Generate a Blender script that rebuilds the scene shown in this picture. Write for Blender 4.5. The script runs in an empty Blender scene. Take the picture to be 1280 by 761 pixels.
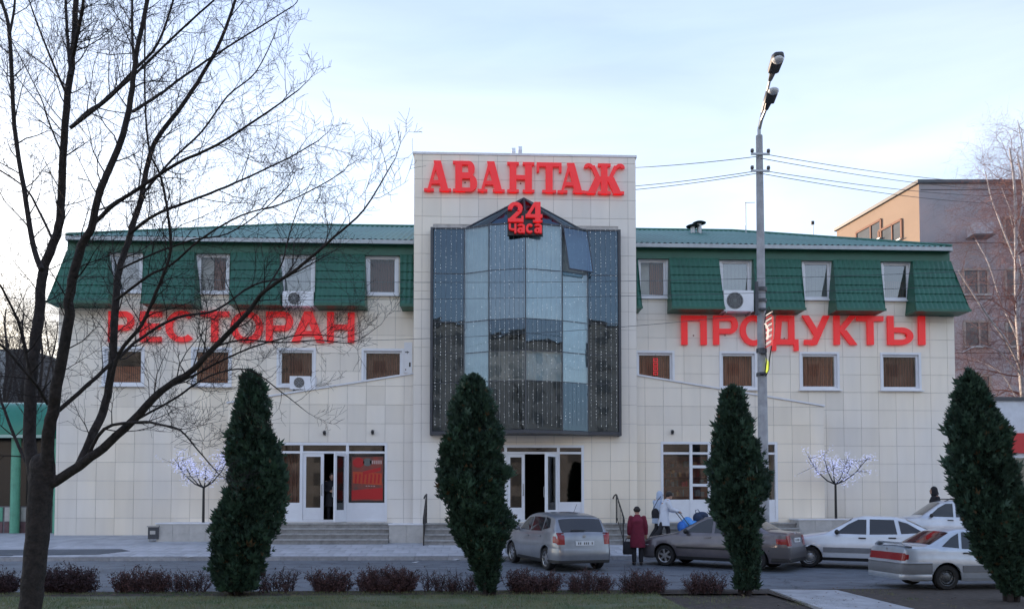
import bpy, bmesh, math, random
from mathutils import Vector, Matrix, noise
R = math.radians
sc = bpy.context.scene
col = sc.collection
rnd = random.Random(7)

# ------------------------------------------------------------------ camera
CAM = Vector((0.0, -29.5, 1.66))
F, PX, HOR = 1000.0, 640.0, 635.0          # focal length in photo pixels, centre column, horizon row
YAW, PITCH = R(2.2), R(2.1)
PY = HOR - F * math.tan(PITCH)
cd = bpy.data.cameras.new('camera')
cam = bpy.data.objects.new('camera', cd); col.objects.link(cam); sc.camera = cam
cd.sensor_width = 36.0; cd.lens = 36.0 * F / 1280.0
cd.shift_y = (PY - 380.5) / 1280.0
cd.clip_start = 0.1; cd.clip_end = 3000
cam.location = CAM
cam.rotation_euler = (R(90) + PITCH, 0, -YAW)

# ------------------------------------------------------------------ sky, sun, exposure
SUN_AZ, SUN_EL = (-0.66, 0.75), R(7.0)
world = bpy.data.worlds.new('World'); sc.world = world; world.use_nodes = True
wn, wl = world.node_tree.nodes, world.node_tree.links
wn.clear()
out = wn.new('ShaderNodeOutputWorld'); bg = wn.new('ShaderNodeBackground')
sky = wn.new('ShaderNodeTexSky'); sky.sky_type = 'NISHITA'; sky.sun_disc = False
sky.sun_elevation = SUN_EL; sky.sun_rotation = math.atan2(SUN_AZ[0], SUN_AZ[1])
sky.air_density = 1.0; sky.dust_density = 1.0; sky.ozone_density = 2.0
SKY_STRENGTH = 0.15
bg.inputs['Strength'].default_value = SKY_STRENGTH
# thin high cloud veil over the blue
tc = wn.new('ShaderNodeTexCoord'); mp = wn.new('ShaderNodeMapping'); mp.inputs['Scale'].default_value = (1.0, 1.0, 4.5)
mp.inputs['Rotation'].default_value = (0.15, 0.1, 0.5)
nz = wn.new('ShaderNodeTexNoise'); nz.inputs['Scale'].default_value = 1.6; nz.inputs['Detail'].default_value = 7; nz.inputs['Roughness'].default_value = 0.55
rp = wn.new('ShaderNodeValToRGB'); rp.color_ramp.elements[0].position = 0.36; rp.color_ramp.elements[1].position = 0.74
rp.color_ramp.elements[0].color = (0.70, 0.70, 0.70, 1); rp.color_ramp.elements[1].color = (0.92, 0.92, 0.92, 1)
mix = wn.new('ShaderNodeMix'); mix.data_type = 'RGBA'
sx_ = wn.new('ShaderNodeSeparateXYZ'); wl.new(tc.outputs['Generated'], sx_.inputs[0])
veil = wn.new('ShaderNodeValToRGB'); ve = veil.color_ramp.elements          # haze: pale near the horizon, bluer overhead
ve[0].position = 0.0; ve[0].color = (2.35, 2.45, 2.60, 1); ve[1].position = 0.75; ve[1].color = (0.90, 1.08, 1.60, 1)
e_ = ve.new(0.36); e_.color = (1.65, 1.80, 2.12, 1); e_ = ve.new(0.53); e_.color = (1.00, 1.18, 1.65, 1)
wl.new(sx_.outputs['Z'], veil.inputs[0])
wl.new(tc.outputs['Generated'], mp.inputs['Vector']); wl.new(mp.outputs[0], nz.inputs['Vector'])
wl.new(nz.outputs['Fac'], rp.inputs[0]); wl.new(rp.outputs[0], mix.inputs['Factor'])
n2_ = wn.new('ShaderNodeTexNoise'); n2_.inputs['Scale'].default_value = 2.3; n2_.inputs['Detail'].default_value = 6; n2_.inputs['Distortion'].default_value = .6
m2_ = wn.new('ShaderNodeMapping'); m2_.inputs['Scale'].default_value = (1.0, 1.0, 6.0); m2_.inputs['Rotation'].default_value = (0.25, -0.2, 0.3)
r2_ = wn.new('ShaderNodeValToRGB'); r2_.color_ramp.elements[0].position = .36; r2_.color_ramp.elements[1].position = .66; r2_.color_ramp.elements[0].color = (.80, .82, .87, 1); r2_.color_ramp.elements[1].color = (1.0, 1.0, 1.0, 1)
cl_ = wn.new('ShaderNodeMix'); cl_.data_type = 'RGBA'; cl_.blend_type = 'MULTIPLY'; cl_.inputs['Factor'].default_value = 1.0
wl.new(tc.outputs['Generated'], m2_.inputs['Vector']); wl.new(m2_.outputs[0], n2_.inputs['Vector']); wl.new(n2_.outputs['Fac'], r2_.inputs[0])
wl.new(veil.outputs[0], cl_.inputs['A']); wl.new(r2_.outputs[0], cl_.inputs['B'])
wl.new(sky.outputs[0], mix.inputs['A']); wl.new(cl_.outputs['Result'], mix.inputs['B'])
wl.new(mix.outputs['Result'], bg.inputs['Color']); wl.new(bg.outputs[0], out.inputs['Surface'])
sd = bpy.data.lights.new('sun', 'SUN'); sd.energy = 2.0; sd.angle = R(0.6); sd.color = (1.0, 0.76, 0.55)
sun = bpy.data.objects.new('sun', sd); col.objects.link(sun)
sv = Vector((SUN_AZ[0], SUN_AZ[1], 0)).normalized() * math.cos(SUN_EL) + Vector((0, 0, math.sin(SUN_EL)))
sun.rotation_euler = sv.to_track_quat('Z', 'Y').to_euler(); sun.location = (-60, 60, 60)
vs = sc.view_settings; vs.view_transform = 'Standard'; vs.look = 'None'; vs.gamma = 1.0; vs.use_curve_mapping = False
vs.exposure = 2.27
sc.cycles.max_bounces = 6; sc.cycles.transparent_max_bounces = 12

# ------------------------------------------------------------------ photo pixel -> place
_f = Vector((math.sin(YAW) * math.cos(PITCH), math.cos(YAW) * math.cos(PITCH), math.sin(PITCH)))
_r = Vector((math.cos(YAW), -math.sin(YAW), 0)); _u = _r.cross(_f)
def ray(px, py): return _f + _r * ((px - PX) / F) + _u * ((PY - py) / F)
def on_y(px, py, y):
    d = ray(px, py); return CAM + d * ((y - CAM.y) / d.y)
def at_depth(px, py, D): return CAM + ray(px, py) * D
KERB_Y = -5.3
def gz(y):
    if y < -10.5: return 0.0
    if y < KERB_Y: return 0.10 * (y + 10.5) / (KERB_Y + 10.5)
    if y < 0: return 0.20 + 0.49 * (y - KERB_Y) / (-KERB_Y)
    return 0.69
def on_ground(px, py):
    d = ray(px, py); t = 5.0
    for i in range(4000):
        p = CAM + d * t
        if p.z <= gz(p.y): return Vector((p.x, p.y, gz(p.y)))
        t += 0.01
    return p

# ------------------------------------------------------------------ materials
MATS = {}
def mat(name, c, rough=0.6, metal=0.0, var=0.0, vscale=4.0, bump=0.0, bscale=30.0, rand=0.0, emit=None, espec=None, coat=0.0, c2=None, detail=5.0):
    if name in MATS: return MATS[name]
    m = bpy.data.materials.new(name); m.use_nodes = True; MATS[name] = m
    n, l = m.node_tree.nodes, m.node_tree.links; b = n['Principled BSDF']
    b.inputs['Base Color'].default_value = (*c, 1); b.inputs['Roughness'].default_value = rough; b.inputs['Metallic'].default_value = metal
    if espec is not None: b.inputs['Specular IOR Level'].default_value = espec
    if coat: b.inputs['Coat Weight'].default_value = coat; b.inputs['Coat Roughness'].default_value = 0.06
    m.diffuse_color = (*c, 1)
    co = None
    if var or bump or c2:
        tcx = n.new('ShaderNodeTexCoord'); co = tcx.outputs['Object']
    src = None
    if var or c2:
        nz = n.new('ShaderNodeTexNoise'); nz.inputs['Scale'].default_value = vscale; nz.inputs['Detail'].default_value = detail; nz.inputs['Roughness'].default_value = 0.65
        l.new(co, nz.inputs['Vector'])
        rp = n.new('ShaderNodeValToRGB'); rp.color_ramp.elements[0].position = 0.32; rp.color_ramp.elements[1].position = 0.68
        a = tuple(max(0, k * (1 - var)) for k in c); bb = c2 if c2 else tuple(min(1, k * (1 + var)) for k in c)
        rp.color_ramp.elements[0].color = (*a, 1); rp.color_ramp.elements[1].color = (*bb, 1)
        l.new(nz.outputs['Fac'], rp.inputs[0]); src = rp.outputs[0]
    if rand:
        oi = n.new('ShaderNodeObjectInfo'); hs = n.new('ShaderNodeHueSaturation'); mr = n.new('ShaderNodeMapRange')
        mr.inputs['To Min'].default_value = 1 - rand; mr.inputs['To Max'].default_value = 1 + rand
        l.new(oi.outputs['Random'], mr.inputs['Value']); l.new(mr.outputs[0], hs.inputs['Value'])
        if src: l.new(src, hs.inputs['Color'])
        else: hs.inputs['Color'].default_value = (*c, 1)
        src = hs.outputs[0]
    if src: l.new(src, b.inputs['Base Color'])
    if bump:
        n2 = n.new('ShaderNodeTexNoise'); n2.inputs['Scale'].default_value = bscale; n2.inputs['Detail'].default_value = 4
        l.new(co, n2.inputs['Vector']); bm_ = n.new('ShaderNodeBump'); bm_.inputs['Strength'].default_value = bump; bm_.inputs['Distance'].default_value = 0.02
        l.new(n2.outputs['Fac'], bm_.inputs['Height']); l.new(bm_.outputs[0], b.inputs['Normal'])
    if emit:
        b.inputs['Emission Color'].default_value = (*emit[0], 1); b.inputs['Emission Strength'].default_value = emit[1]
    return m
def glass(name, tint, refl=0.08, rough=0.02, wob=0.0, tintr=(0.95, 0.97, 1)):
    """thin pane: tinted see-through plus mirror reflection that grows at grazing angles"""
    if name in MATS: return MATS[name]
    m = bpy.data.materials.new(name); m.use_nodes = True; MATS[name] = m
    n, l = m.node_tree.nodes, m.node_tree.links; n.clear()
    o = n.new('ShaderNodeOutputMaterial'); t = n.new('ShaderNodeBsdfTransparent'); g = n.new('ShaderNodeBsdfGlossy'); mx = n.new('ShaderNodeMixShader')
    t.inputs[0].default_value = (*tint, 1); g.inputs['Color'].default_value = (*tintr, 1); g.inputs['Roughness'].default_value = rough
    fr = n.new('ShaderNodeFresnel'); fr.inputs['IOR'].default_value = 1.5
    ad = n.new('ShaderNodeMath'); ad.operation = 'ADD'; ad.inputs[1].default_value = refl; ad.use_clamp = True
    ge = n.new('ShaderNodeNewGeometry'); inv = n.new('ShaderNodeMath'); inv.operation = 'SUBTRACT'; inv.inputs[0].default_value = 1.0; ml = n.new('ShaderNodeMath'); ml.operation = 'MULTIPLY'
    l.new(ge.outputs['Backfacing'], inv.inputs[1]); l.new(ad.outputs[0], ml.inputs[0]); l.new(inv.outputs[0], ml.inputs[1])
    l.new(fr.outputs[0], ad.inputs[0]); l.new(ml.outputs[0], mx.inputs[0]); l.new(t.outputs[0], mx.inputs[1]); l.new(g.outputs[0], mx.inputs[2]); l.new(mx.outputs[0], o.inputs[0])
    if wob:
        tcx = n.new('ShaderNodeTexCoord'); nz = n.new('ShaderNodeTexNoise'); nz.inputs['Scale'].default_value = 1.3
        bm_ = n.new('ShaderNodeBump'); bm_.inputs['Strength'].default_value = wob; bm_.inputs['Distance'].default_value = 0.02
        l.new(tcx.outputs['Object'], nz.inputs['Vector']); l.new(nz.outputs['Fac'], bm_.inputs['Height']); l.new(bm_.outputs[0], g.inputs['Normal'])
    return m
def stripes(name, c, c2, scale, axis='X', rough=0.8, dist=2.0):
    if name in MATS: return MATS[name]
    m = mat(name, c, rough); n, l = m.node_tree.nodes, m.node_tree.links; b = n['Principled BSDF']
    tcx = n.new('ShaderNodeTexCoord'); w = n.new('ShaderNodeTexWave'); w.bands_direction = axis; w.inputs['Scale'].default_value = scale; w.inputs['Distortion'].default_value = dist; w.inputs['Detail'].default_value = 3
    rp = n.new('ShaderNodeValToRGB'); rp.color_ramp.elements[0].color = (*c, 1); rp.color_ramp.elements[1].color = (*c2, 1)
    l.new(tcx.outputs['Object'], w.inputs['Vector']); l.new(w.outputs['Fac'], rp.inputs[0]); l.new(rp.outputs[0], b.inputs['Base Color'])
    return m

# ------------------------------------------------------------------ mesh building
def sph(a, e): return Vector((math.cos(a) * math.cos(e), math.sin(a) * math.cos(e), math.sin(e)))
class MB:
    def __init__(s): s.v = []; s.f = []
    def add(s, v, f):
        o = len(s.v); s.v.extend(tuple(p) for p in v); s.f.extend(tuple(i + o for i in q) for q in f); return s
    def box(s, x0, x1, y0, y1, z0, z1, back=True):
        v = [(x0,y0,z0),(x1,y0,z0),(x1,y1,z0),(x0,y1,z0),(x0,y0,z1),(x1,y0,z1),(x1,y1,z1),(x0,y1,z1)]
        f = [(0,1,5,4),(1,2,6,5),(3,0,4,7),(4,5,6,7),(3,2,1,0)]
        if back: f.append((2,3,7,6))
        return s.add(v, f)
    def obox(s, c, ax, ay, az, hx, hy, hz):
        """oriented box"""
        c = Vector(c); v = []
        for k in (-1, 1):
            for i, j in ((-1,-1),(1,-1),(1,1),(-1,1)): v.append(c + ax*hx*i + ay*hy*j + az*hz*k)
        return s.add(v, [(0,3,2,1),(4,5,6,7),(0,1,5,4),(1,2,6,5),(2,3,7,6),(3,0,4,7)])
    def quad(s, a, b, c, d): return s.add([a, b, c, d], [(0,1,2,3)])
    def prism(s, poly, y0, y1):
        """poly in (x,z), extruded from y0 (front) to y1"""
        n = len(poly); v = [(p[0], y0, p[1]) for p in poly] + [(p[0], y1, p[1]) for p in poly]
        f = [tuple(range(n)), tuple(range(2*n-1, n-1, -1))]
        for i in range(n):
            j = (i+1) % n; f.append((i, i+n, j+n, j))
        return s.add(v, f)
    def tube(s, pts, rad, n=6, caps=True):
        pts = [Vector(p) for p in pts]; m = len(pts)
        if not isinstance(rad, (list, tuple)): rad = [rad] * m
        v = []; f = []; prev = None
        for i, p in enumerate(pts):
            d = (pts[min(i+1, m-1)] - pts[max(i-1, 0)])
            if d.length < 1e-9: d = Vector((0,0,1))
            d.normalize()
            if prev is None:
                a = d.cross(Vector((0,0,1)) if abs(d.z) < 0.9 else Vector((1,0,0))).normalized()
            else:
                a = (prev - d * prev.dot(d)); a = a.normalized() if a.length > 1e-6 else d.orthogonal().normalized()
            prev = a; b = d.cross(a)
            for k in range(n):
                t = 2*math.pi*k/n; v.append(p + (a*math.cos(t) + b*math.sin(t)) * rad[i])
        for i in range(m-1):
            for k in range(n):
                k2 = (k+1) % n; f.append((i*n+k, i*n+k2, (i+1)*n+k2, (i+1)*n+k))
        if caps and n > 2: f.append(tuple(range(n-1, -1, -1))); f.append(tuple((m-1)*n+k for k in range(n)))
        return s.add(v, f)
    def ell(s, c, r, nu=12, nv=8, rot=None):
        c = Vector(c); v = []; f = []
        for j in range(nv+1):
            e = -math.pi/2 + math.pi*j/nv
            for i in range(nu):
                p = sph(2*math.pi*i/nu, e); p = Vector((p.x*r[0], p.y*r[1], p.z*r[2]))
                v.append(c + (rot @ p if rot else p))
        for j in range(nv):
            for i in range(nu):
                i2 = (i+1) % nu; f.append((j*nu+i, j*nu+i2, (j+1)*nu+i2, (j+1)*nu+i))
        return s.add(v, f)
    def lathe(s, prof, c, axis='Y', n=24):
        """prof = [(radius, offset along axis)]"""
        c = Vector(c); v = []; f = []
        for (r, h) in prof:
            for k in range(n):
                t = 2*math.pi*k/n; a, b = r*math.cos(t), r*math.sin(t)
                v.append(c + (Vector((a, h, b)) if axis == 'Y' else Vector((a, b, h)) if axis == 'Z' else Vector((h, a, b))))
        for i in range(len(prof)-1):
            for k in range(n):
                k2 = (k+1) % n; f.append((i*n+k, i*n+k2, (i+1)*n+k2, (i+1)*n+k))
        return s.add(v, f)
    def mesh(s, name, m=None, smooth=None):
        me = bpy.data.meshes.new(name); me.from_pydata(s.v, [], s.f); me.update()
        bm = bmesh.new(); bm.from_mesh(me)
        bmesh.ops.recalc_face_normals(bm, faces=bm.faces) if len(s.f) < 20000 and smooth is not None else None
        if smooth is not None:
            for fc in bm.faces: fc.smooth = True
            for e in bm.edges:
                if len(e.link_faces) == 2 and e.calc_face_angle(0) > R(smooth): e.smooth = False
        bm.to_mesh(me); bm.free()
        if m: me.materials.append(m)
        return me
    def build(s, name, m, parent=None, smooth=None, local=False):
        return link(name, s.mesh(name, m, smooth), parent, local)
def link(name, me, parent=None, local=False):
    o = bpy.data.objects.new(name, me); col.objects.link(o)
    if parent is not None: setpar(o, parent, local)
    return o
def setpar(o, parent, local=False):
    o.parent = parent
    if not local and parent.type == 'EMPTY': o.matrix_parent_inverse = Matrix.Translation(-Vector(parent.location))
def thing(name, label, cat, loc=(0,0,0), rotz=0.0, group=None):
    o = bpy.data.objects.new(name, None); col.objects.link(o); o.location = loc; o.rotation_euler = (0, 0, rotz); o.empty_display_size = 0.2
    tag(o, label, cat, group); return o
def tag(o, label, cat, group=None):
    o['label'] = label; o['category'] = cat
    if group: o['group'] = group
    return o
def struct(o): o['kind'] = 'structure'; return o
def stuff(o): o['kind'] = 'stuff'; return o
def subtract(rects, hole):
    """list of (x0,x1,z0,z1) minus a rectangle"""
    res = []
    hx0, hx1, hz0, hz1 = hole
    for (a, b, c, d) in rects:
        if hx1 <= a or hx0 >= b or hz1 <= c or hz0 >= d: res.append((a, b, c, d)); continue
        if hz0 > c: res.append((a, b, c, hz0))
        if hz1 < d: res.append((a, b, hz1, d))
        l, h = max(c, hz0), min(d, hz1)
        if hx0 > a: res.append((a, hx0, l, h))
        if hx1 < b: res.append((hx1, b, l, h))
    return [r for r in res if r[1]-r[0] > 0.004 and r[3]-r[2] > 0.004]

def tile_mat():
    m = mat('porcelain_tile', (0.76, 0.69, 0.63), 0.36, rand=0.06); n, l = m.node_tree.nodes, m.node_tree.links; b = n['Principled BSDF']
    ge = n.new('ShaderNodeNewGeometry'); hs = [k for k in n if k.bl_idname == 'ShaderNodeHueSaturation'][0]
    def nz(sc3, scale, det, lo, hi, ca, cb):
        mp = n.new('ShaderNodeMapping'); mp.inputs['Scale'].default_value = sc3; q = n.new('ShaderNodeTexNoise'); q.inputs['Scale'].default_value = scale; q.inputs['Detail'].default_value = det
        l.new(ge.outputs['Position'], mp.inputs['Vector']); l.new(mp.outputs[0], q.inputs['Vector'])
        rp = n.new('ShaderNodeValToRGB'); rp.color_ramp.elements[0].position = lo; rp.color_ramp.elements[1].position = hi; rp.color_ramp.elements[0].color = (*ca, 1); rp.color_ramp.elements[1].color = (*cb, 1)
        l.new(q.outputs['Fac'], rp.inputs[0]); return rp.outputs[0]
    base = nz((1, 1, .5), .28, 3, .38, .64, (0.76, 0.725, 0.67), (0.86, 0.775, 0.64))        # batches of warmer and cooler tiles
    streak = nz((2.6, 2.6, .35), 1.0, 6, .30, .62, (0.80, 0.80, 0.80), (1, 1, 1))                # faint rain streaks
    mx = n.new('ShaderNodeMix'); mx.data_type = 'RGBA'; mx.blend_type = 'MULTIPLY'; mx.inputs['Factor'].default_value = .28
    l.new(base, mx.inputs['A']); l.new(streak, mx.inputs['B']); l.new(mx.outputs['Result'], hs.inputs['Color'])
    return m
M = dict(
 tile = tile_mat(),
 grout = mat('tile_joint', (0.47, 0.45, 0.43), 0.9, var=0.2),
 white = mat('white_plastic', (0.74, 0.76, 0.80), 0.35, var=0.04, vscale=3),
 coping = mat('white_coping', (0.72, 0.73, 0.76), 0.45, var=0.08, vscale=6),
 green = mat('green_metal', (0.015, 0.105, 0.068), 0.40, var=0.14, vscale=1.2, bump=0.05, bscale=5),
 greenroof = mat('green_roof_sheet', (0.055, 0.165, 0.135), 0.50, var=0.18, vscale=0.8),
 fascia = mat('grey_fascia', (0.42, 0.46, 0.48), 0.45, var=0.1),
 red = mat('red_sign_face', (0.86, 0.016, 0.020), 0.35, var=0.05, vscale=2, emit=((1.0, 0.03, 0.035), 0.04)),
 redside = mat('red_sign_dark', (0.16, 0.006, 0.008), 0.5),
 dark = mat('dark_frame', (0.045, 0.052, 0.065), 0.4),
 black = mat('black_metal', (0.012, 0.012, 0.014), 0.4),
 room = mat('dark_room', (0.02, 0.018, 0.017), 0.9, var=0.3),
 curtain = stripes('brown_curtain', (0.060, 0.014, 0.007), (0.19, 0.050, 0.026), 5.0),
 curtain2 = stripes('rust_curtain', (0.12, 0.026, 0.010), (0.36, 0.10, 0.040), 4.0),
 blind = mat('pale_blind', (0.50, 0.47, 0.44), 0.8, var=0.12, vscale=2.5),
 pane = glass('window_glass', (0.88, 0.90, 0.90), 0.015),
 paneup = glass('window_glass_tinted', (0.62, 0.66, 0.68), 0.13, wob=0.12),
 panedark = glass('door_glass', (0.35, 0.36, 0.38), 0.02),
 bay = glass('bay_glass', (0.30, 0.42, 0.48), 0.15, wob=0.18, tintr=(.58,.76,.92)),
 bayclear = glass('bay_glass_clear', (0.74, 0.84, 0.88), 0.12, wob=0.18, tintr=(.70,.84,.95)),
 baydark = glass('bay_glass_dark', (0.10, 0.15, 0.20), 0.07, wob=0.18, tintr=(.48,.66,.86)),
 step = mat('concrete_step', (0.26, 0.255, 0.25), 0.8, var=0.25, vscale=5, bump=0.2),
 stone = mat('planter_tile', (0.46, 0.45, 0.43), 0.5, var=0.1, vscale=4, rand=0.05),
 asphalt = mat('asphalt', (0.085, 0.097, 0.115), 0.75, var=0.25, vscale=0.6, bump=0.25, bscale=90),
 slab = mat('paving_slab', (0.39, 0.40, 0.43), 0.8, var=0.16, vscale=2.2, rand=0.10, bump=0.1, bscale=40),
 pavebase = mat('paving_bed', (0.34, 0.35, 0.375), 0.9, var=0.22, vscale=1.5, bump=0.15, bscale=30),
 kerb = mat('kerb_concrete', (0.28, 0.28, 0.29), 0.85, var=0.22, vscale=5, rand=0.12, bump=0.2),
 soil = mat('soil', (0.060, 0.048, 0.040), 0.95, var=0.4, vscale=6, bump=0.8, bscale=18),
 lawn = mat('lawn_soil', (0.10, 0.155, 0.065), 0.95, var=0.35, vscale=1.2, bump=0.6, bscale=25, c2=(0.145, 0.14, 0.09)),
 rubber = mat('tyre_rubber', (0.012, 0.012, 0.013), 0.8),
 rim = mat('alloy', (0.42, 0.43, 0.45), 0.3, metal=0.85),
 steelrim = mat('steel_wheel', (0.10, 0.105, 0.11), 0.45, metal=0.6, var=0.3, vscale=20),
 carglass = mat('car_glass', (0.010, 0.013, 0.017), 0.05, espec=0.7),
 carblack = mat('black_trim', (0.014, 0.014, 0.015), 0.55),
 plate = mat('number_plate', (0.68, 0.70, 0.72), 0.45),
 taillight = mat('tail_light', (0.26, 0.008, 0.012), 0.25, coat=0.25),
 taillight2 = mat('tail_light_clear', (0.60, 0.14, 0.10), 0.2, coat=0.6),
 headlight = mat('head_light', (0.55, 0.58, 0.62), 0.1, coat=0.5),
 galv = mat('galvanised', (0.36, 0.37, 0.38), 0.4, metal=0.6),
)
# ------------------------------------------------------------------ the ground
def asphalt_road():
    m = mat('road_asphalt', (0.085, 0.097, 0.115), 0.72, bump=.3, bscale=80); n, l = m.node_tree.nodes, m.node_tree.links; b = n['Principled BSDF']
    ge = n.new('ShaderNodeNewGeometry')
    def noi(sc3, scale, det, lo, hi, a, c):
        mp = n.new('ShaderNodeMapping'); mp.inputs['Scale'].default_value = sc3; q = n.new('ShaderNodeTexNoise'); q.inputs['Scale'].default_value = scale; q.inputs['Detail'].default_value = det; q.inputs['Roughness'].default_value = .7
        rp = n.new('ShaderNodeValToRGB'); rp.color_ramp.elements[0].position = lo; rp.color_ramp.elements[1].position = hi; rp.color_ramp.elements[0].color = (*a, 1); rp.color_ramp.elements[1].color = (*c, 1)
        l.new(ge.outputs['Position'], mp.inputs['Vector']); l.new(mp.outputs[0], q.inputs['Vector']); l.new(q.outputs['Fac'], rp.inputs[0]); return rp.outputs[0]
    def mul(a, c, f=1.0):
        mx = n.new('ShaderNodeMix'); mx.data_type = 'RGBA'; mx.blend_type = 'MULTIPLY'; mx.inputs['Factor'].default_value = f; l.new(a, mx.inputs['A']); l.new(c, mx.inputs['B']); return mx.outputs['Result']
    big = noi((.5, 1, 1), .45, 5, .35, .65, (0.098, 0.115, 0.135), (0.16, 0.18, 0.205))
    stain = noi((1, 1.6, 1), 1.3, 4, .40, .52, (.62, .62, .64), (1, 1, 1)); fine = noi((1, 1, 1), 24, 3, .3, .7, (.82, .82, .82), (1.12, 1.12, 1.12))
    vo = n.new('ShaderNodeTexVoronoi'); vo.feature = 'DISTANCE_TO_EDGE'; vo.inputs['Scale'].default_value = .42; mp = n.new('ShaderNodeMapping'); ns = n.new('ShaderNodeTexNoise'); ns.inputs['Scale'].default_value = 1.6
    ad = n.new('ShaderNodeVectorMath'); ad.operation = 'ADD'; l.new(ge.outputs['Position'], ns.inputs['Vector']); l.new(ge.outputs['Position'], ad.inputs[0]); l.new(ns.outputs['Color'], ad.inputs[1]); l.new(ad.outputs[0], vo.inputs['Vector'])
    cr = n.new('ShaderNodeValToRGB'); cr.color_ramp.elements[0].position = .004; cr.color_ramp.elements[1].position = .012; cr.color_ramp.elements[0].color = (.35,.35,.36,1); cr.color_ramp.elements[1].color = (1,1,1,1); l.new(vo.outputs['Distance'], cr.inputs[0])
    l.new(mul(mul(mul(big, stain, .8), fine), cr.outputs[0], .8), b.inputs['Base Color']); return m
def strip(name, prof, x0, x1, m, nx=1):
    """prof = [(y,z)...] swept along x"""
    b = MB(); v = []; f = []
    for i in range(nx+1):
        x = x0 + (x1-x0)*i/nx
        v += [(x, y, z) for (y, z) in prof]
    n = len(prof)
    for i in range(nx):
        for j in range(n-1): f.append((i*n+j, (i+1)*n+j, (i+1)*n+j+1, i*n+j+1))
    b.add(v, f); return struct(b.build(name, m))
strip('ground', [(-600, -0.03), (-10.5, -0.03), (KERB_Y, 0.07), (KERB_Y+0.2, 0.13), (0, 0.64), (900, 0.64)], -700, 700, M['soil'])
strip('road', [(-13.2, 0.0), (-10.5, 0.0), (KERB_Y, 0.10)], -200, 200, asphalt_road())
strip('lawn', [(-42, 0.004), (-14.05, 0.004)], -120, 3.4, M['lawn'])
strip('flower_bed', [(-14.05, 0.0045), (-13.85, 0.03), (-13.5, 0.035), (-13.2, 0.004)], -120, 5.6, M['soil'])
strip('verge', [(-42, 0.006), (-13.2, 0.006)], 5.6, 120, M['soil'])
strip('far_road', [(-58, 0.004), (-42, 0.004)], -200, 200, M['asphalt'])
pavement = strip('pavement', [(KERB_Y+0.15, gz(KERB_Y+0.15)), (0.0, gz(-0.001)), (60, 0.69)], -200, 200, M['pavebase'])
# concrete footpath crossing the verge
pa, pb, pc, pd = on_ground(962, 738), on_ground(1046, 739), on_ground(1190, 775), on_ground(1060, 775)
def up(p, z): return (p.x, p.y, z)
fp = MB(); q = [pa, pd, pc, pb]
fp.add([up(p, 0.035) for p in q] + [up(p, -0.02) for p in q], [(0,1,2,3),(0,4,5,1),(1,5,6,2),(2,6,7,3),(3,7,4,0)])
struct(fp.build('footpath', mat('path_concrete', (0.36, 0.37, 0.39), 0.85, var=0.2, vscale=2.5, bump=0.2)))
# kerb stones, one by one
kerb_bed = struct(MB().box(-60, 60, KERB_Y+0.02, KERB_Y+0.15, 0.0, 0.14).build('kerb', M['kerb']))
km = MB().box(-0.495, 0.495, KERB_Y, KERB_Y+0.17, -0.10, 0.105).mesh('kerb_stone', M['kerb'])
for i in range(-26, 26):
    o = link('kerb_stone', km, kerb_bed); o.location = (i*1.0+0.5, rnd.uniform(-0.006, 0.006), 0.10 + rnd.uniform(-0.006, 0.006))
# paving slabs
sl = 0.049*2
slope = 0.49 / -KERB_Y
def slab_mesh(w, d): return MB().add([(-w,-d,-slope*d),(w,-d,-slope*d),(w,d,slope*d),(-w,d,slope*d),(-w,-d,-slope*d-.03),(w,-d,-slope*d-.03),(w,d,slope*d-.03),(-w,d,slope*d-.03)],
    [(0,1,2,3),(0,4,5,1),(1,5,6,2),(3,7,4,0)]).mesh('paving_slab', M['slab'])
sm = slab_mesh(0.243, 0.290)
ns = 0
for j in range(4):
    for i in range(75):
        x = -14.0 + (i+0.5)*0.5 + (0.25 if j % 2 else 0); y = KERB_Y + 0.47 + j*0.6
        o = link('paving_slab', sm, pavement); o.location = (x, y, gz(y) + 0.012 + rnd.uniform(-0.002, 0.003)); ns += 1

pt = [on_ground(-40, 687.5), on_ground(152, 686.5), on_ground(163, 689), on_ground(120, 693.5), on_ground(-40, 695)]
b = MB(); b.add([(p.x, p.y, p.z+.02) for p in pt], [tuple(range(4, -1, -1))]); b.add([(p.x, p.y, p.z+.02) for p in pt] + [(p.x, p.y, p.z-.03) for p in pt], [(i, (i+1) % 5, (i+1) % 5+5, i+5) for i in range(5)])
struct(b.build('pavement_patch', M['asphalt'])) 
# ------------------------------------------------------------------ the commercial building
MAINP, PROJP, TOWP = 0.0, -0.9, -1.2
BZ = 0.55
LX = on_y(68, 660, MAINP).x; RX = on_y(1196.5, 600, MAINP).x
TL = on_y(517, 400, TOWP).x; TR = on_y(795.5, 400, TOWP).x
PL = on_y(284, 560, PROJP).x; PR = on_y(1030, 560, PROJP).x
TTOP = on_y(655, 193.5, TOWP).z
EAVE = on_y(655, 308, MAINP).z
LAND = 1.17
bld = thing('commercial_building', 'three-storey cream tiled shop building with green mansard roof and glass tower bay', 'building', ((LX+RX)/2, 3, BZ))
def zr(y0, y1, x, pl): return on_y(x, y1, pl).z, on_y(x, y0, pl).z
def rect(x0, x1, y0, y1, pl):
    a, b = on_y(x0, (y0+y1)/2, pl).x, on_y(x1, (y0+y1)/2, pl).x
    zm = on_y((x0+x1)/2, y1, pl).z, on_y((x0+x1)/2, y0, pl).z
    return (a, b, zm[0], zm[1])
low_px = [(128,181),(239,290),(346,395),(452,505),(794,843),(899,946),(999,1049),(1100,1151)]
upp_px = [(136,179),(245,287),(350,394),(457,498.5),(796,835),(899,940),(1002,1040),(1101,1139)]
low = [rect(a, b, 436 if a < 600 else 438, 484.5 if a < 600 else 487, MAINP) for a, b in low_px]
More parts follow.
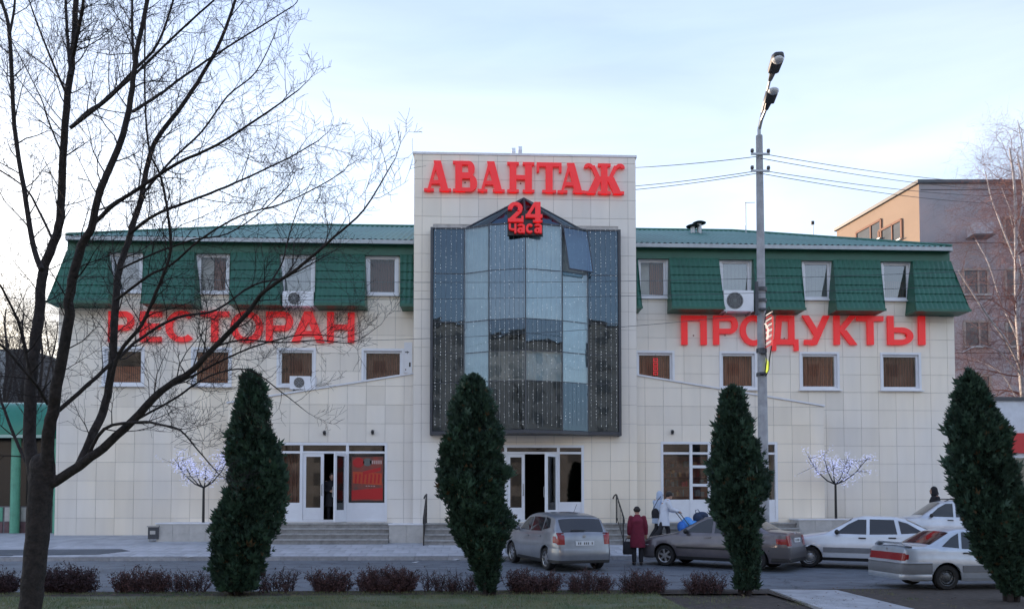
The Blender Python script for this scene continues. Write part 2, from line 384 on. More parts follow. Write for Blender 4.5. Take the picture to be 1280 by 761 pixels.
upp = [rect(a, b, 318 if a < 600 else 323, 370 if a < 600 else 373.5, MAINP) for a, b in upp_px]
lowz = (sum(r[2] for r in low)/8, sum(r[3] for r in low)/8); uppz = (sum(r[2] for r in upp)/8, sum(r[3] for r in upp)/8)
low = [(r[0], r[1], *lowz) for r in low]; upp = [(r[0], r[1], *uppz) for r in upp]
doorL = rect(322, 484, 553, 652, PROJP); doorR = rect(826, 972, 552, 652, PROJP); doorC = rect(584, 730, 556, 652, TOWP)
doorL = (doorL[0], doorL[1], LAND, doorL[3]); doorR = (doorR[0], doorR[1], LAND, doorR[3]); doorC = (doorC[0], doorC[1], LAND, doorC[3])
bayR = rect(540, 774, 281, 541, TOWP)
PZ_in = on_y(797, 467, PROJP).z; PZ_out = on_y(1030, 506, PROJP).z       # sloping parapet of the ground-floor projection
def parz(x):
    if x < (TL+TR)/2: t = (x-PL)/(TL-PL)
    else: t = (PR-x)/(PR-TR)
    return PZ_out + (PZ_in-PZ_out)*t
# walls behind the cladding (with real openings)
def wall(name, rects, holes, y0, y1):
    b = MB()
    for h in holes: rects = subtract(rects, h)
    for r in rects: b.box(r[0], r[1], y0, y1, r[2], r[3])
    return b.build(name, M['grout'], bld)
YB1 = -.78; MZ0 = on_y(900, 384.5, YB1).z
XTL, XTR, XBL, XBR = on_y(84, 320, -.17).x, on_y(1187, 320, -.17).x, on_y(58, 386, YB1).x, on_y(1213, 386, YB1).x
wall('wall', [(LX, RX, BZ, MZ0-.06), (XTL+.35, XTR-.35, MZ0-.06, EAVE-0.02)], low + upp + [(doorL[0]-.2, doorR[1]+.2, BZ+.3, doorL[3]+.1)], MAINP, 0.3)
b = MB(); b.box(LX, LX+.25, .3, 12, BZ, MZ0-.06); b.box(RX-.25, RX, .3, 12, BZ, MZ0-.06); b.box(LX+.8, RX-.8, 12, 12.25, BZ, EAVE-.02); b.build('side_wall', M['tile'], bld)
wall('tower_wall', [(TL, TR, BZ, TTOP)], [doorC], TOWP, TOWP+.3)
b = MB(); b.box(TL, TL+.2, TOWP+.3, 3.2, 4.5, TTOP); b.box(TR-.2, TR, TOWP+.3, 3.2, 4.5, TTOP); b.box(TL, TR, 3.2, 3.4, EAVE, TTOP); b.box(TL+.2, TR-.2, TOWP+.3, 3.2, TTOP-.4, TTOP-.3)
b.build('tower_side', M['tile'], bld)
for (x0, x1, d) in ((PL, TL, doorL), (TR, PR, doorR)):
    b = MB(); rs = subtract([(x0, x1, BZ, d[3]+.02)], d)
    for r in rs: b.box(r[0], r[1], PROJP, PROJP+.25, r[2], r[3])
    b.prism([(x0, d[3]+.02), (x1, d[3]+.02), (x1, parz(x1)-.06), (x0, parz(x0)-.06)], PROJP, PROJP+.25)
    xe = x0 if x0 == PL else x1
    b.box(min(xe, xe-.25*(1 if xe == x1 else -1)), max(xe, xe-.25*(1 if xe == x1 else -1)), PROJP+.25, MAINP-.002, BZ, PZ_out-.06)
    b.prism([(x0, parz(x0)-.30), (x1, parz(x1)-.30), (x1, parz(x1)-.10), (x0, parz(x0)-.10)], PROJP+.25, MAINP-.002)
    b.build('projection_wall', M['grout'], bld)
    c = MB(); c.prism([(x0-.03, parz(x0)-.06), (x1+.03, parz(x1)-.06), (x1+.03, parz(x1)), (x0-.03, parz(x0))], PROJP-.06, PROJP+.27)
    c.build('parapet_coping', M['coping'], bld)
# cladding tiles, one by one
TP, TG = 0.672, 0.006
def clip(poly, f):
    res = []
    for i in range(len(poly)):
        p, q = poly[i], poly[(i+1) % len(poly)]; a, c = f(p), f(q)
        if a <= 0: res.append(p)
        if (a < 0 < c) or (c < 0 < a):
            t = a/(a-c); res.append((p[0]+(q[0]-p[0])*t, p[1]+(q[1]-p[1])*t))
    return res
full = MB().box(-TP/2+TG, TP/2-TG, -0.014, 0, -TP/2+TG, TP/2-TG, back=False).mesh('facade_tile', M['tile'])
fulls = []; rest = MB()
def clad(x0, x1, z0, z1, plane, holes, xo, zo, cut=None, split=None):
    i0 = math.floor((x0-xo)/TP); i1 = math.ceil((x1-xo)/TP)
    j0 = math.floor((z0-zo)/TP); j1 = math.ceil((z1-zo)/TP)
    for i in range(i0, i1):
        for j in range(j0, j1):
            a, c = xo+i*TP, zo+j*TP
            r0 = (max(a, x0)+TG, min(a+TP, x1)-TG, max(c, z0)+TG, min(c+TP, z1)-TG)
            if r0[1]-r0[0] < .01 or r0[3]-r0[2] < .01: continue
            rs = [r0]
            for h in holes: rs = subtract(rs, h)
            isfull = len(rs) == 1 and rs[0] == r0 and abs(r0[1]-r0[0]-TP+2*TG) < 1e-6 and abs(r0[3]-r0[2]-TP+2*TG) < 1e-6
            if cut and isfull and min(cut(r0[0]), cut(r0[1])) < r0[3]: isfull = False
            if isfull: fulls.append((a+TP/2, plane, c+TP/2)); continue
            for r in rs:
                if cut:
                    s_ = (cut(r[1])-cut(r[0]))/(r[1]-r[0]); p = clip([(r[0],r[2]),(r[1],r[2]),(r[1],r[3]),(r[0],r[3])], lambda p: p[1]-(cut(r[0])+s_*(p[0]-r[0])))
                    if len(p) < 3: continue
                    rest.prism(p, plane-.014, plane-.0005)
                else: rest.box(r[0], r[1], plane-.014, plane-.0005, r[2], r[3])
top_cl = uppz[0]-.02
mh = low + upp + [(doorL[0]-.2, doorR[1]+.2, BZ, doorL[3]+.1)]
mh += [(PL+.01, TL, BZ, PZ_out-.5), (TR, PR-.01, BZ, PZ_out-.5), (TL, TR, BZ, 30)]
clad(LX, RX, BZ, MZ0-.06, MAINP, mh, LX+.1, BZ+.09)
clad(XTL+.35, XTR-.35, MZ0-.06, EAVE-.05, MAINP, mh, LX+.1, BZ+.09)
clad(PL, TL, BZ, PZ_in, PROJP, [doorL], TL-.35-20*TP, BZ+.09, cut=lambda x: parz(x)-.065)
clad(TR, PR, BZ, PZ_in, PROJP, [doorR], TR+.35, BZ+.09, cut=lambda x: parz(x)-.065)
clad(TL, TR, BZ, TTOP-.05, TOWP, [doorC, (bayR[0]+.02, bayR[1]-.02, bayR[2]+.02, bayR[3]-.02)], (TL+TR)/2-6.5*TP, BZ+.09)
fulls.sort(key=lambda p: (Vector(p)-CAM).length)
for p in fulls[:300]:
    o = link('facade_tile', full, bld); o.location = p
for p in fulls[300:]: rest.box(p[0]-TP/2+TG, p[0]+TP/2-TG, p[1]-.014, p[1]-.0005, p[2]-TP/2+TG, p[2]+TP/2-TG)
stuff(rest.build('cut_tiles', M['tile'], bld))
MB().box(TL-.04, TR+.04, TOWP-.04, 3.44, TTOP-.05, TTOP+.03).build('tower_cap', M['coping'], bld)
# windows of both upper floors
def ring(b, x0, x1, z0, z1, w, y0, y1):
    b.box(x0, x0+w, y0, y1, z0, z1); b.box(x1-w, x1, y0, y1, z0, z1); b.box(x0+w, x1-w, y0, y1, z0, z0+w); b.box(x0+w, x1-w, y0, y1, z1-w, z1)
def wavy(b, x0, x1, z0, z1, y, amp=.03, n=14):
    v = []; f = []; k = n*4
    for i in range(k+1):
        x = x0+(x1-x0)*i/k; yy = y + amp*math.sin(i*math.pi/2+.3)
        v += [(x, yy, z0), (x, yy, z1)]
    for i in range(k): f.append((2*i, 2*i+2, 2*i+3, 2*i+1))
    b.add(v, f)
def window(r, kind, upper):
    x0, x1, z0, z1 = r
    b = MB(); ring(b, x0, x1, z0, z1, .085, -.045, .20)
    w = b.build('window', M['white'], bld)
    b = MB(); ring(b, x0+.085, x1-.085, z0+.085, z1-.085, .075, .05, .12); b.build('sash', M['white'], w)
    MB().box(x0+.155, x1-.155, .08, .092, z0+.155, z1-.155).build('pane', M['paneup'] if upper and kind != 'full' and kind != 'half' else M['pane'], w)
    MB().box(x0-.05, x1+.05, -.13, -.046, z0-.02, z0+.015).build('sill', M['white'], w)
    b = MB(); ix0, ix1, iz0, iz1 = x0+.1, x1-.1, z0+.1, z1-.1
    if kind == 'full': wavy(b, ix0, ix1, iz0, iz1, .30, n=9); b.build('curtain', M['curtain'], w)
    elif kind == 'rust': wavy(b, ix0, ix1, iz0, iz1, .30, n=9); b.build('curtain', M['curtain2'], w)
    elif kind == 'half':
        wavy(b, (ix0+ix1)/2-.05, ix1, iz0, iz1, .30, n=5); b.build('curtain', M['curtain2'], w)
        MB().box(ix0, (ix0+ix1)/2-.06, .31, .33, iz0, iz1).build('blind', M['blind'], w)
    elif kind == 'blind':
        for k in range(7):
            wd = (ix1-ix0)/7; MB().box(ix0+k*wd+.005, ix0+(k+1)*wd-.005, .30, .31, iz0, iz1).build('blind_slat', M['blind'], w)
    elif kind == 'low':
        MB().box(ix0, ix1, .31, .33, iz0, iz0+(iz1-iz0)*.55).build('blind', M['curtain2'], w)
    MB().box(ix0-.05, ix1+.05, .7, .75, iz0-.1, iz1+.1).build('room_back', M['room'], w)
for r, k in zip(low, ['low', 'rust', 'full', 'full', 'rust', 'rust', 'rust', 'full']): window(r, k, False)
for r, k in zip(upp, ['blind', 'half', 'blind', 'full', 'half', 'blind', 'blind', 'low']): window(r, k, True)
# mansard: continuous band under the eave, then the flared metal-tile panels between the windows
YB0, YB1 = -.16, -.78
MZ1 = on_y(655, 322, MAINP-.15).z; FZ0 = on_y(655, 313, MAINP-.3).z
for (xa, xb) in ((XTL, TL-.002), (TR+.002, XTR)): MB().box(xa, xb, -.17, -.01, MZ1+.02, EAVE-.02).build('mansard_band', M['green'], bld)
def tilepanel(b, x0, x1, xb0, xb1, z1, z0, yt, yb):
    """metal roof-tile sheet: ribs across and stepped courses down the slope"""
    nx = max(8, int((x1-x0)/.031)); cs = 6; per = 4
    v = []; f = []; rows = []
    for c in range(cs):
        for k in range(per+1): rows.append(((c + k/per)/cs, k/per))
    nor = Vector((0, -(z1-z0), -(yt-yb))).normalized()
    for (t, st) in rows:
        for i in range(nx+1):
            u = i/nx; x = (x0+(xb0-x0)*t)*(1-u) + (x1+(xb1-x1)*t)*u
            # slight outward kick at the foot
            y = yt + (yb-yt)*(t + .10*math.sin(t*math.pi)*-1); z = z1 + (z0-z1)*t
            h = .020*math.cos(x/.185*2*math.pi) + .034*st
            v.append((x, y - h*.9, z + h*.2 - .030*st*(.5+.5*math.cos(x/.185*2*math.pi))))
    n = nx+1
    for j in range(len(rows)-1):
        for i in range(nx): f.append((j*n+i, j*n+i+1, (j+1)*n+i+1, (j+1)*n+i))
    b.add(v, f)
def panel(x0, x1, xb0, xb1):
    b = MB(); tilepanel(b, x0, x1, xb0, xb1, MZ1+.05, MZ0, YB0-.03, YB1)
    o = b.build('mansard_panel', M['green'], bld, smooth=40)
    c = MB()   # cheeks and foot of the panel
    for xa, xc in ((x0, xb0), (x1, xb1)):
        c.add([(xa, -.012, MZ1+.02), (xa, YB0-.03, MZ1+.03), (xc, YB1+.0, MZ0), (xc, -.02, MZ0), ], [(0,1,2,3)])
    c.box(xb0, xb1, YB1-.03, -.016, MZ0-.05, MZ0-.004)
    c.build('panel_cheek', M['green'], o)
    MB().box(xb0-.01, xb1+.01, YB1-.055, YB1-.032, MZ0-.07, MZ0+.02).build('drip_edge', M['green'], o)
px_pan = [(179.5,244,176,243),(288,349.5,286,350),(395,456.5,393,456),(500,516.5,500,517),(795.8,797,796,803),(836,898,840,906),(941,1001,947,1007),(1041,1100,1046,1107)]
for (a, c, d, e) in px_pan:
    ym, yb = 322, 386
    panel(on_y(a, ym, YB0).x, on_y(c, ym, YB0).x, on_y(d, yb, YB1).x, on_y(e, yb, YB1).x)
# end panels with hips returning along the gable sides
for side in (-1, 1):
    if side < 0: xi, xo, bi, bo = on_y(135, 322, YB0).x, XTL-.02, on_y(135, 386, YB1).x, XBL
    else: xi, xo, bi, bo = on_y(1140, 322, YB0).x, XTR+.02, on_y(1145, 386, YB1).x, XBR
    panel(min(xi, xo), max(xi, xo), min(bi, bo), max(bi, bo))
    b = MB(); s = side; X = RX if s > 0 else LX; XT = XTR if s > 0 else XTL; XB = XBR if s > 0 else XBL
    b.add([(XT+s*.02, YB0, MZ1+.05), (XT+s*.02, 11.8, MZ1+.05), (XB, 12.6, MZ0), (XB, YB1, MZ0), (X-s*.3, -.02, MZ0-.03), (X-s*.3, 12.0, MZ0-.03)], [(0,1,2,3),(3,2,5,4)])
    b.build('mansard_side', M['green'], bld)
    MB().box(min(XT-s*.2, XT), max(XT-s*.2, XT), -.009, 12, MZ1+.02, EAVE-.02).build('mansard_side_band', M['green'], bld)
# corrugated upper roof (low hip)
EO = .42; ez = EAVE+.06; RD = 6.0; RH = 2.75
def corr(b, poly_fn, u0, u1, along, n, side):
    pass
b = MB()
def roof_plane(x0, x1, y0, inward, xr0, xr1, yr, nrib):
    """front plane from eave (x0..x1,y0) to ridge (xr0..xr1,yr) with ribs running up the slope"""
    v = []; f = []; N = nrib*6
    for i in range(N+1):
        x = x0 + (x1-x0)*i/N
        h = .022*math.cos(i*2*math.pi/6)
        # top of this rib: ridge, or the hip line
        t = 1.0
        if x < xr0: t = (x-x0)/(xr0-x0) if xr0 > x0 else 1
        if x > xr1: t = (x1-x)/(x1-xr1)
        t = max(t, 0.001)
        for k in (0, t): v.append((x, y0+(yr-y0)*k - h*.3, ez+RH*k + h))
    for i in range(N): f.append((2*i, 2*i+2, 2*i+3, 2*i+1))
    b.add(v, f)
xa, xb_ = on_y(82, 305, -.42).x, on_y(1190, 312, -.42).x
roof_plane(xa, xb_, -EO, 1, xa+6.3, xb_-6.3, RD, 150)
rf = b.build('roof', M['greenroof'], bld, smooth=60)
b = MB(); rz = ez+RH
b.add([(xa,-EO,ez-.02),(xa,12.4,ez-.02),(xa+6.3,RD,rz)], [(0,2,1)]); b.add([(xb_,-EO,ez-.02),(xb_,12.4,ez-.02),(xb_-6.3,RD,rz)], [(0,1,2)])
b.add([(xa,12.4,ez),(xb_,12.4,ez),(xb_-6.3,RD,rz),(xa+6.3,RD,rz)], [(0,3,2,1)])
b.build('roof_back', M['greenroof'], rf)
b = MB(); b.tube([(xa,-EO,ez+.03),(xa+6.3,RD,rz+.03),(xb_-6.3,RD,rz+.03),(xb_,-EO,ez+.03)], .06, 6); b.build('ridge_cap', M['greenroof'], rf)
for (p, q) in ((xa, TL-.003), (TR+.003, xb_)): MB().box(p, q, -EO-.04, -EO+.02, ez-.17, ez-.03).build('fascia', M['fascia'], rf)
for (p, q) in ((xa-.03, xa+.02), (xb_-.02, xb_+.03)): MB().box(p, q, -EO+.02, 12.3, ez-.17, ez-.03).build('fascia', M['fascia'], rf)
for (p, q) in ((xa+.02, TL-.003), (TR+.003, xb_-.02)): MB().box(p, q, -EO+.02, -.005, ez-.16, ez-.12).build('soffit', M['green'], rf)
# roof vents
for (px, py, s) in ((866, 283, .9), (874, 279, 1.1)):
    p = on_y(px, py, 4.6); zr_ = ez + RH*(4.6+EO)/(RD+EO)
    v = thing('roof_vent', 'small dark mushroom vent %s on green roof beside tower' % ('shorter of two' if s < 1 else 'taller of two'), 'vent', (p.x, 4.6, zr_-.03), group='roof vents')
    MB().tube([(p.x, 4.6, zr_-.05), (p.x, 4.6, p.z)], .10, 10).build('pipe', M['galv'], v)
    MB().lathe([(.0, .1), (.18, .06), (.30, .0), (.28, -.02)], (p.x, 4.6, p.z), 'Z', 16).build('cap', M['black'], v)
for (px, y0, y1, arm, lab) in ((932, 288, 253, 1, 'thin roof antenna with short side arm behind lamp post'), (1016, 296, 280, 0, 'short stub antenna on green roof between lamp post and peach block')):
    p = on_y(px, y1, 5.0); zr_ = ez + RH*(5+EO)/(RD+EO)
    a = thing('roof_antenna', lab, 'antenna', (p.x, 5, zr_-.05))
    MB().tube([(p.x, 5, zr_-.1), (p.x, 5, p.z)], .022, 6).build('mast', M['galv'], a)
    if arm: MB().tube([(p.x-.05, 5, p.z-.02), (p.x+.42, 5, p.z)], .014, 5).build('arm', M['galv'], a)
    else: MB().box(p.x-.08, p.x+.05, 4.95, 5.05, p.z-.02, p.z+.12).build('head', M['black'], a)
# floodlights on the tower top
p = on_y(648, 192, TOWP+.4)
a = thing('floodlight', 'pair of small white floodlights on top edge of sign tower', 'floodlight', (p.x, TOWP+.4, TTOP+.03))
MB().box(p.x-.28, p.x+.2, TOWP+.35, TOWP+.45, TTOP+.03, TTOP+.06).build('base', M['galv'], a)
for k, (dx, h) in enumerate(((-.18, .16), (.06, .22))):
    MB().tube([(p.x+dx, TOWP+.4, TTOP+.05), (p.x+dx, TOWP+.4, TTOP+.05+h)], .02, 6).build('post', M['galv'], a)
    MB().obox((p.x+dx, TOWP+.32, TTOP+.1+h), Vector((1,0,0)), Vector((0,.9,-.43)), Vector((0,.43,.9)), .07, .08, .09).build('lamp_head', M['white'], a)

# ------------------------------------------------------------------ glass bay on the tower
BY = TOWP - .32
def bx(px, pl, py=410): return on_y(px, py, pl).x
pln = [(bx(541, BY), BY), (bx(580, BY), BY), (bx(611, BY-.42), BY-.42), (bx(657, BY-.72), BY-.72), (bx(703, BY-.42), BY-.42), (bx(735, BY), BY), (bx(773, BY), BY)]
zt_ = on_y(655, 284, BY-.3).z; zb_ = on_y(655, 539, BY).z
rowz = [on_y(655, y, BY-.2).z for y in (284, 341, 402, 441, 478, 541)]; rowz[0] = zt_; rowz[-1] = zb_
bayf = MB()
bayf.box(pln[0][0]-.09, pln[0][0], BY-.05, TOWP-.016, zb_-.14, zt_+.05)
bayf.box(pln[-1][0], pln[-1][0]+.09, BY-.05, TOWP-.016, zb_-.14, zt_+.05)
bayf.box(pln[0][0]-.09, pln[-1][0]+.09, TOWP-.05, TOWP-.0155, zt_+.05, zt_+.10)
bay_frame = bayf.build('glass_bay', M['dark'], bld)
def slabpoly(z0, z1, grow):
    o = [(x + (grow if i == len(pln)-1 else -grow if i == 0 else 0), y - grow) for i, (x, y) in enumerate(pln)]
    o = o + [(pln[-1][0]+grow, TOWP-.017), (pln[0][0]-grow, TOWP-.017)]
    n = len(o); return [(x, y, z0) for x, y in o] + [(x, y, z1) for x, y in o], [tuple(range(n-1, -1, -1)), tuple(range(n, 2*n))] + [(i, (i+1) % n, (i+1) % n+n, i+n) for i in range(n)]
MB().add(*slabpoly(zb_-.12, zb_-.005, .03)).build('bay_floor', M['dark'], bay_frame)
MB().add(*slabpoly(zt_+.0, zt_+.05, .02)).build('bay_head', M['dark'], bay_frame)
for c in range(6):
    (xa_, ya), (xc, yc) = pln[c], pln[c+1]
    d = Vector((xc-xa_, yc-ya, 0)); L = d.length; d.normalize(); nrm = Vector((d.y, -d.x, 0))
    if nrm.y > 0: nrm = -nrm
    for r in range(5):
        z1, z0 = rowz[r]-.012, rowz[r+1]+.012
        if c == 4 and r == 0: continue
        p0 = Vector((xa_, ya, 0)) + d*.02; p1 = Vector((xc, yc, 0)) - d*.02
        q = nrm*-.008
        lit_ = c == 1 or (c == 3 and r in (0, 1, 3)) or (c == 4 and r != 4)
        m_ = M['bayclear'] if lit_ else M['baydark'] if (c in (0, 5) or r in (2, 4)) else M['bay']
        MB().add([(p0.x,p0.y,z0),(p1.x,p1.y,z0),(p1.x,p1.y,z1),(p0.x,p0.y,z1),(p0.x+q.x,p0.y+q.y,z0),(p1.x+q.x,p1.y+q.y,z0),(p1.x+q.x,p1.y+q.y,z1),(p0.x+q.x,p0.y+q.y,z1)],
            [(0,1,2,3),(5,4,7,6)]).build('bay_pane', m_, bay_frame)
        # pale sheets added to whiten facets as reflected sky would, and spandrels
        if lit_ or (r == 3 and c == 2):
            q = nrm*-.09
            MB().add([(p0.x+q.x,p0.y+q.y,z0),(p1.x+q.x,p1.y+q.y,z0),(p1.x+q.x,p1.y+q.y,z1),(p0.x+q.x,p0.y+q.y,z1)], [(0,1,2,3)]).build('bay_pale_backing', M['blind'], bay_frame)
    for z in rowz[1:-1]:
        p0 = Vector((xa_, ya, z)); p1 = Vector((xc, yc, z))
        MB().obox((p0+p1)/2, d, nrm, Vector((0,0,1)), L/2, .012, .012).build('transom', M['dark'], bay_frame)
for i in range(1, 6):
    x, y = pln[i]; MB().tube([(x, y, zb_), (x, y, zt_)], .022, 6).build('mullion', M['dark'], bay_frame)
for z in (rowz[2]-.1, rowz[4]-.1):
    MB().box(pln[0][0], pln[-1][0], BY+.05, TOWP-.02, z-.12, z+.12).build('floor_slab', mat('bay_slab', (.10,.11,.12), .7), bay_frame)
# open top-hung sash
(xa_, ya), (xc, yc) = pln[4], pln[5]
p0, p1 = Vector((xa_+.04, ya, zt_-.02)), Vector((xc-.02, yc, zt_-.02)); h = zt_-rowz[1]
od = Vector((.30, -.62, 0))*.55
q0, q1 = p0+od-Vector((0,0,h-.02)), p1+od-Vector((0,0,h-.02))
sash = MB().quad(q0, q1, p1, p0).build('open_sash', M['bay'], bay_frame)
b = MB()
for a_, c_ in ((p0, q0), (p1, q1), (q0, q1), (p0, p1)): b.tube([a_, c_], .022, 5)
b.build('sash_frame', M['dark'], sash)
# pyramid glass roof
pk = on_y(655, 248, TOWP-.02); z0 = zt_+.05
base = [Vector((x, y, z0)) for x, y in pln[1:6]]; base[0].y = base[-1].y = TOWP-.02
b0 = [Vector((bx(583, BY), BY, z0))] + base[1:4] + [Vector((bx(727, BY), BY, z0))]
for i in range(4): MB().add([b0[i], b0[i+1], pk], [(0,1,2)]).build('roof_pane', M['baydark'], bay_frame)
b = MB()
for p in b0: b.tube([p, pk], .035, 5)
MB_ = b.build('roof_bar', M['dark'], bay_frame)
MB().add([b0[0]+Vector((0,.3,0)), b0[-1]+Vector((0,.3,0)), pk+Vector((0,.0,0))], [(0,1,2)]).build('roof_backing', mat('bay_blue', (.012,.022,.045), .5), bay_frame)
# hanging strings of little white lamps over the bay
lc = thing('light_curtain', 'curtain of hanging white fairy light strings over the tower glass bay', 'fairy lights', ((pln[0][0]+pln[-1][0])/2, BY-.4, zb_))
bulbm = mat('fairy_lamp', (.9,.93,1), .3, emit=((.85,.92,1), .30)); wirem = mat('fairy_wire', (.30,.32,.34), .6)
tot = 0; segs = []
for c in range(6):
    a_, c_ = Vector((*pln[c], 0)), Vector((*pln[c+1], 0)); d = (c_-a_); L = d.length; d.normalize(); n_ = Vector((d.y, -d.x, 0))
    segs.append((a_, d, L, n_ if n_.y < 0 else -n_))
for c, (a_, d, L, n_) in enumerate(segs):
    k = int(L/.16)
    for i in range(k):
        s_ = a_ + d*(L*(i+.5)/k) + n_*.07
        den = 1.0 if c in (0, 5) else .75 if c == 2 else .45
        if c == 1: den = .12
        b = MB(); w = MB(); z = zt_ + .02 - rnd.uniform(0, .1); xx = s_.x; zend = zb_ + rnd.uniform(.05, .25)
        ph = rnd.uniform(0, 6)
        w.tube([(s_.x, s_.y, zt_+.03), (s_.x+.01*math.sin(ph), s_.y, (zt_+zb_)/2), (s_.x, s_.y, zend)], .0035, 3)
        while z > zend:
            if rnd.random() < den*.75:
                r = rnd.choice((.006, .007, .009)); x_ = s_.x + rnd.uniform(-.007, .007); y_ = s_.y + rnd.uniform(-.01, .01)
                b.add([(x_-r,y_,z),(x_,y_-r,z),(x_+r,y_,z),(x_,y_+r,z),(x_,y_,z+r*1.3),(x_,y_,z-r*1.3)], [(0,1,4),(1,2,4),(2,3,4),(3,0,4),(1,0,5),(2,1,5),(3,2,5),(0,3,5)])
            z -= rnd.uniform(.085, .135)
        st = w.build('light_string', wirem, lc)
        if b.v: stuff(b.build('lamps', bulbm, st))

# ------------------------------------------------------------------ shop fronts
def leaf(parent, x0, x1, z0, z1, y, kick=.42, gm='panedark', name='door', hand=None):
    w = .11
    b = MB(); ring(b, x0, x1, z0, z1, w, y-.03, y+.03); b.box(x0+w, x1-w, y-.022, y+.022, z0+w, z0+kick)
    o = b.build(name, M['white'], parent)
    MB().box(x0+w, x1-w, y-.006, y+.006, z0+kick, z1-w).build('pane', M[gm], o)
    if hand is not None:
        hx = x1-.055 if hand > 0 else x0+.055
        MB().tube([(hx, y-.03, z0+.85), (hx, y-.10, z0+.88), (hx, y-.10, z0+1.22), (hx, y-.03, z0+1.25)], .016, 6).build('handle', M['galv'], o)
    return o
def shopfront(r, plane, cols, px_y, name):
    x0, x1, z0, z1 = r; y = plane + .06
    ty = on_y(640, 566, plane).z
    b = MB(); ring(b, x0, x1, z0, z1, .09, plane-.03, plane+.12); b.box(x0+.09, x1-.09, plane-.0, plane+.12, ty-.03, ty+.05)
    fr = b.build(name, M['white'], bld)
    xs = [on_y(c, 600, plane).x for c in cols]
    for i in range(1, len(xs)-1): MB().box(xs[i]-.05, xs[i]+.05, plane-.01, plane+.11, z0+.09, z1-.09).build('post', M['white'], fr)
    for i in range(len(xs)-1): MB().box(xs[i]+.05, xs[i+1]-.05, y, y+.012, ty+.05, z1-.09).build('transom_pane', M['panedark'], fr)
    return fr, xs, ty-.03
# interior behind all three doors
MB().box(doorL[0]-.1, doorR[1]+.1, 4.5, 4.6, BZ, doorL[3]+.4).build('room_wall', M['room'], bld)
b = MB(); b.box(doorL[0]-.1, doorR[1]+.1, -.3, 4.5, LAND-.06, LAND-.01); b.box(doorL[0]-.1, doorR[1]+.1, .3, 4.5, doorL[3]+.3, doorL[3]+.35)
b.build('room_floor', mat('room_floor', (.06,.055,.05), .5), bld)
kickz = on_y(640, 628, PROJP).z
fr, xs, tz = shopfront(doorL, PROJP, [322, 376.5, 434, 484], 0, 'shopfront')
def pane_panel(fr, x0, x1, z0, z1, plane, gm='panedark', kz=None):
    MB().box(x0, x1, plane+.05, plane+.062, kz or kickz, z1).build('pane', M[gm], fr)
    MB().box(x0, x1, plane+.005, plane+.06, z0, (kz or kickz)-.001).build('kick_panel', M['white'], fr)
pane_panel(fr, xs[0]+.09, xs[1]-.05, LAND+.09, tz, PROJP, 'pane')
pane_panel(fr, xs[2]+.05, xs[3]-.09, LAND+.09, tz, PROJP, 'pane')
b = MB(); wavy(b, xs[0]+.1, xs[1]-.1, LAND+.2, tz, PROJP+.5, n=9); b.build('curtain', M['curtain'], fr)
xm = on_y(404.5, 600, PROJP).x
leaf(fr, xs[1]+.055, xm, LAND+.095, tz-.005, PROJP+.05, hand=1)
xo_ = on_y(423, 600, PROJP).x
def openleaf(fr, xh, yh, w, ang, z0, z1, sgn, hand):
    """door leaf hinged at (xh,yh), swung outward"""
    o = leaf(fr, 0, w, z0, z1, 0, hand=1)
    o.parent = None; o.matrix_parent_inverse = Matrix.Identity(4)
    mt = Matrix.Translation((xh, yh, 0)) @ Matrix.Rotation(ang, 4, 'Z')
    for ob in [o] + list(o.children): ob.data.transform(mt)
    o.parent = fr
openleaf(fr, xs[2]-.055, PROJP-.035, .72, R(180+68), LAND+.015, tz-.005, 1, 1)
# poster
xp0, xp1 = on_y(439, 600, PROJP).x, on_y(479, 600, PROJP).x; zp0, zp1 = on_y(460, 626, PROJP).z, on_y(460, 570, PROJP).z
yp = PROJP+.035
po = thing('shop_poster', 'red and orange advertising poster in dark frame beside open shop door', 'poster', ((xp0+xp1)/2, yp, zp0))
b = MB(); ring(b, xp0-.04, xp1+.04, zp0-.04, zp1+.04, .05, yp-.015, yp+.01); b.build('frame', M['black'], po)
W_, H_ = xp1-xp0, zp1-zp0
MB().box(xp0, xp1, yp, yp+.006, zp0, zp1).build('sheet', mat('poster_ground', (.16,.10,.085), .45, var=.4, vscale=2.2, c2=(.34,.045,.03)), po)
pr = mat('poster_red', (.45,.012,.015), .45); po_ = mat('poster_orange', (.50,.06,.02), .45); pg = mat('poster_pale', (.50,.36,.33), .5); pgr = mat('poster_grey', (.12,.13,.12), .5)
def pl_(m, k, name, poly): MB().prism([(xp0+u*W_, zp0+v*H_) for u, v in poly], yp-.002-k*.002, yp-.0005).build(name, m, po)
pl_(pr, 0, 'red_panel', [(.0,.04),(.98,.04),(.98,.30),(.0,.24)])
pl_(po_, 0, 'orange_band', [(.05,.40),(.95,.36),(.95,.62),(.05,.66)])
pl_(pr, 1, 'round_badge', [(.22+.18*math.cos(t*math.pi/9), .86+.11*math.sin(t*math.pi/9)) for t in range(18)])
pl_(pgr, 1, 'grey_badge', [(.50+.14*math.cos(t*math.pi/9), .87+.09*math.sin(t*math.pi/9)) for t in range(18)])
pl_(pr, 2, 'ribbon', [(.36,.58),(.92,.68),(.92,.76),(.36,.66)])
for k in range(6): pl_(pg, 1, 'printed_word', [(.58+k*.065,.83),(.62+k*.065,.83),(.62+k*.065,.91),(.58+k*.065,.91)])
for k in range(7): pl_(pr, 3, 'printed_letter', [(.10+k*.12,.40),(.155+k*.12,.39),(.185+k*.12,.60),(.12+k*.12,.61)])
for k in range(4): pl_(pg, 3, 'small_print', [(.45+.08*k,.33),(.50+.08*k,.33),(.50+.08*k,.345),(.45+.08*k,.345)])
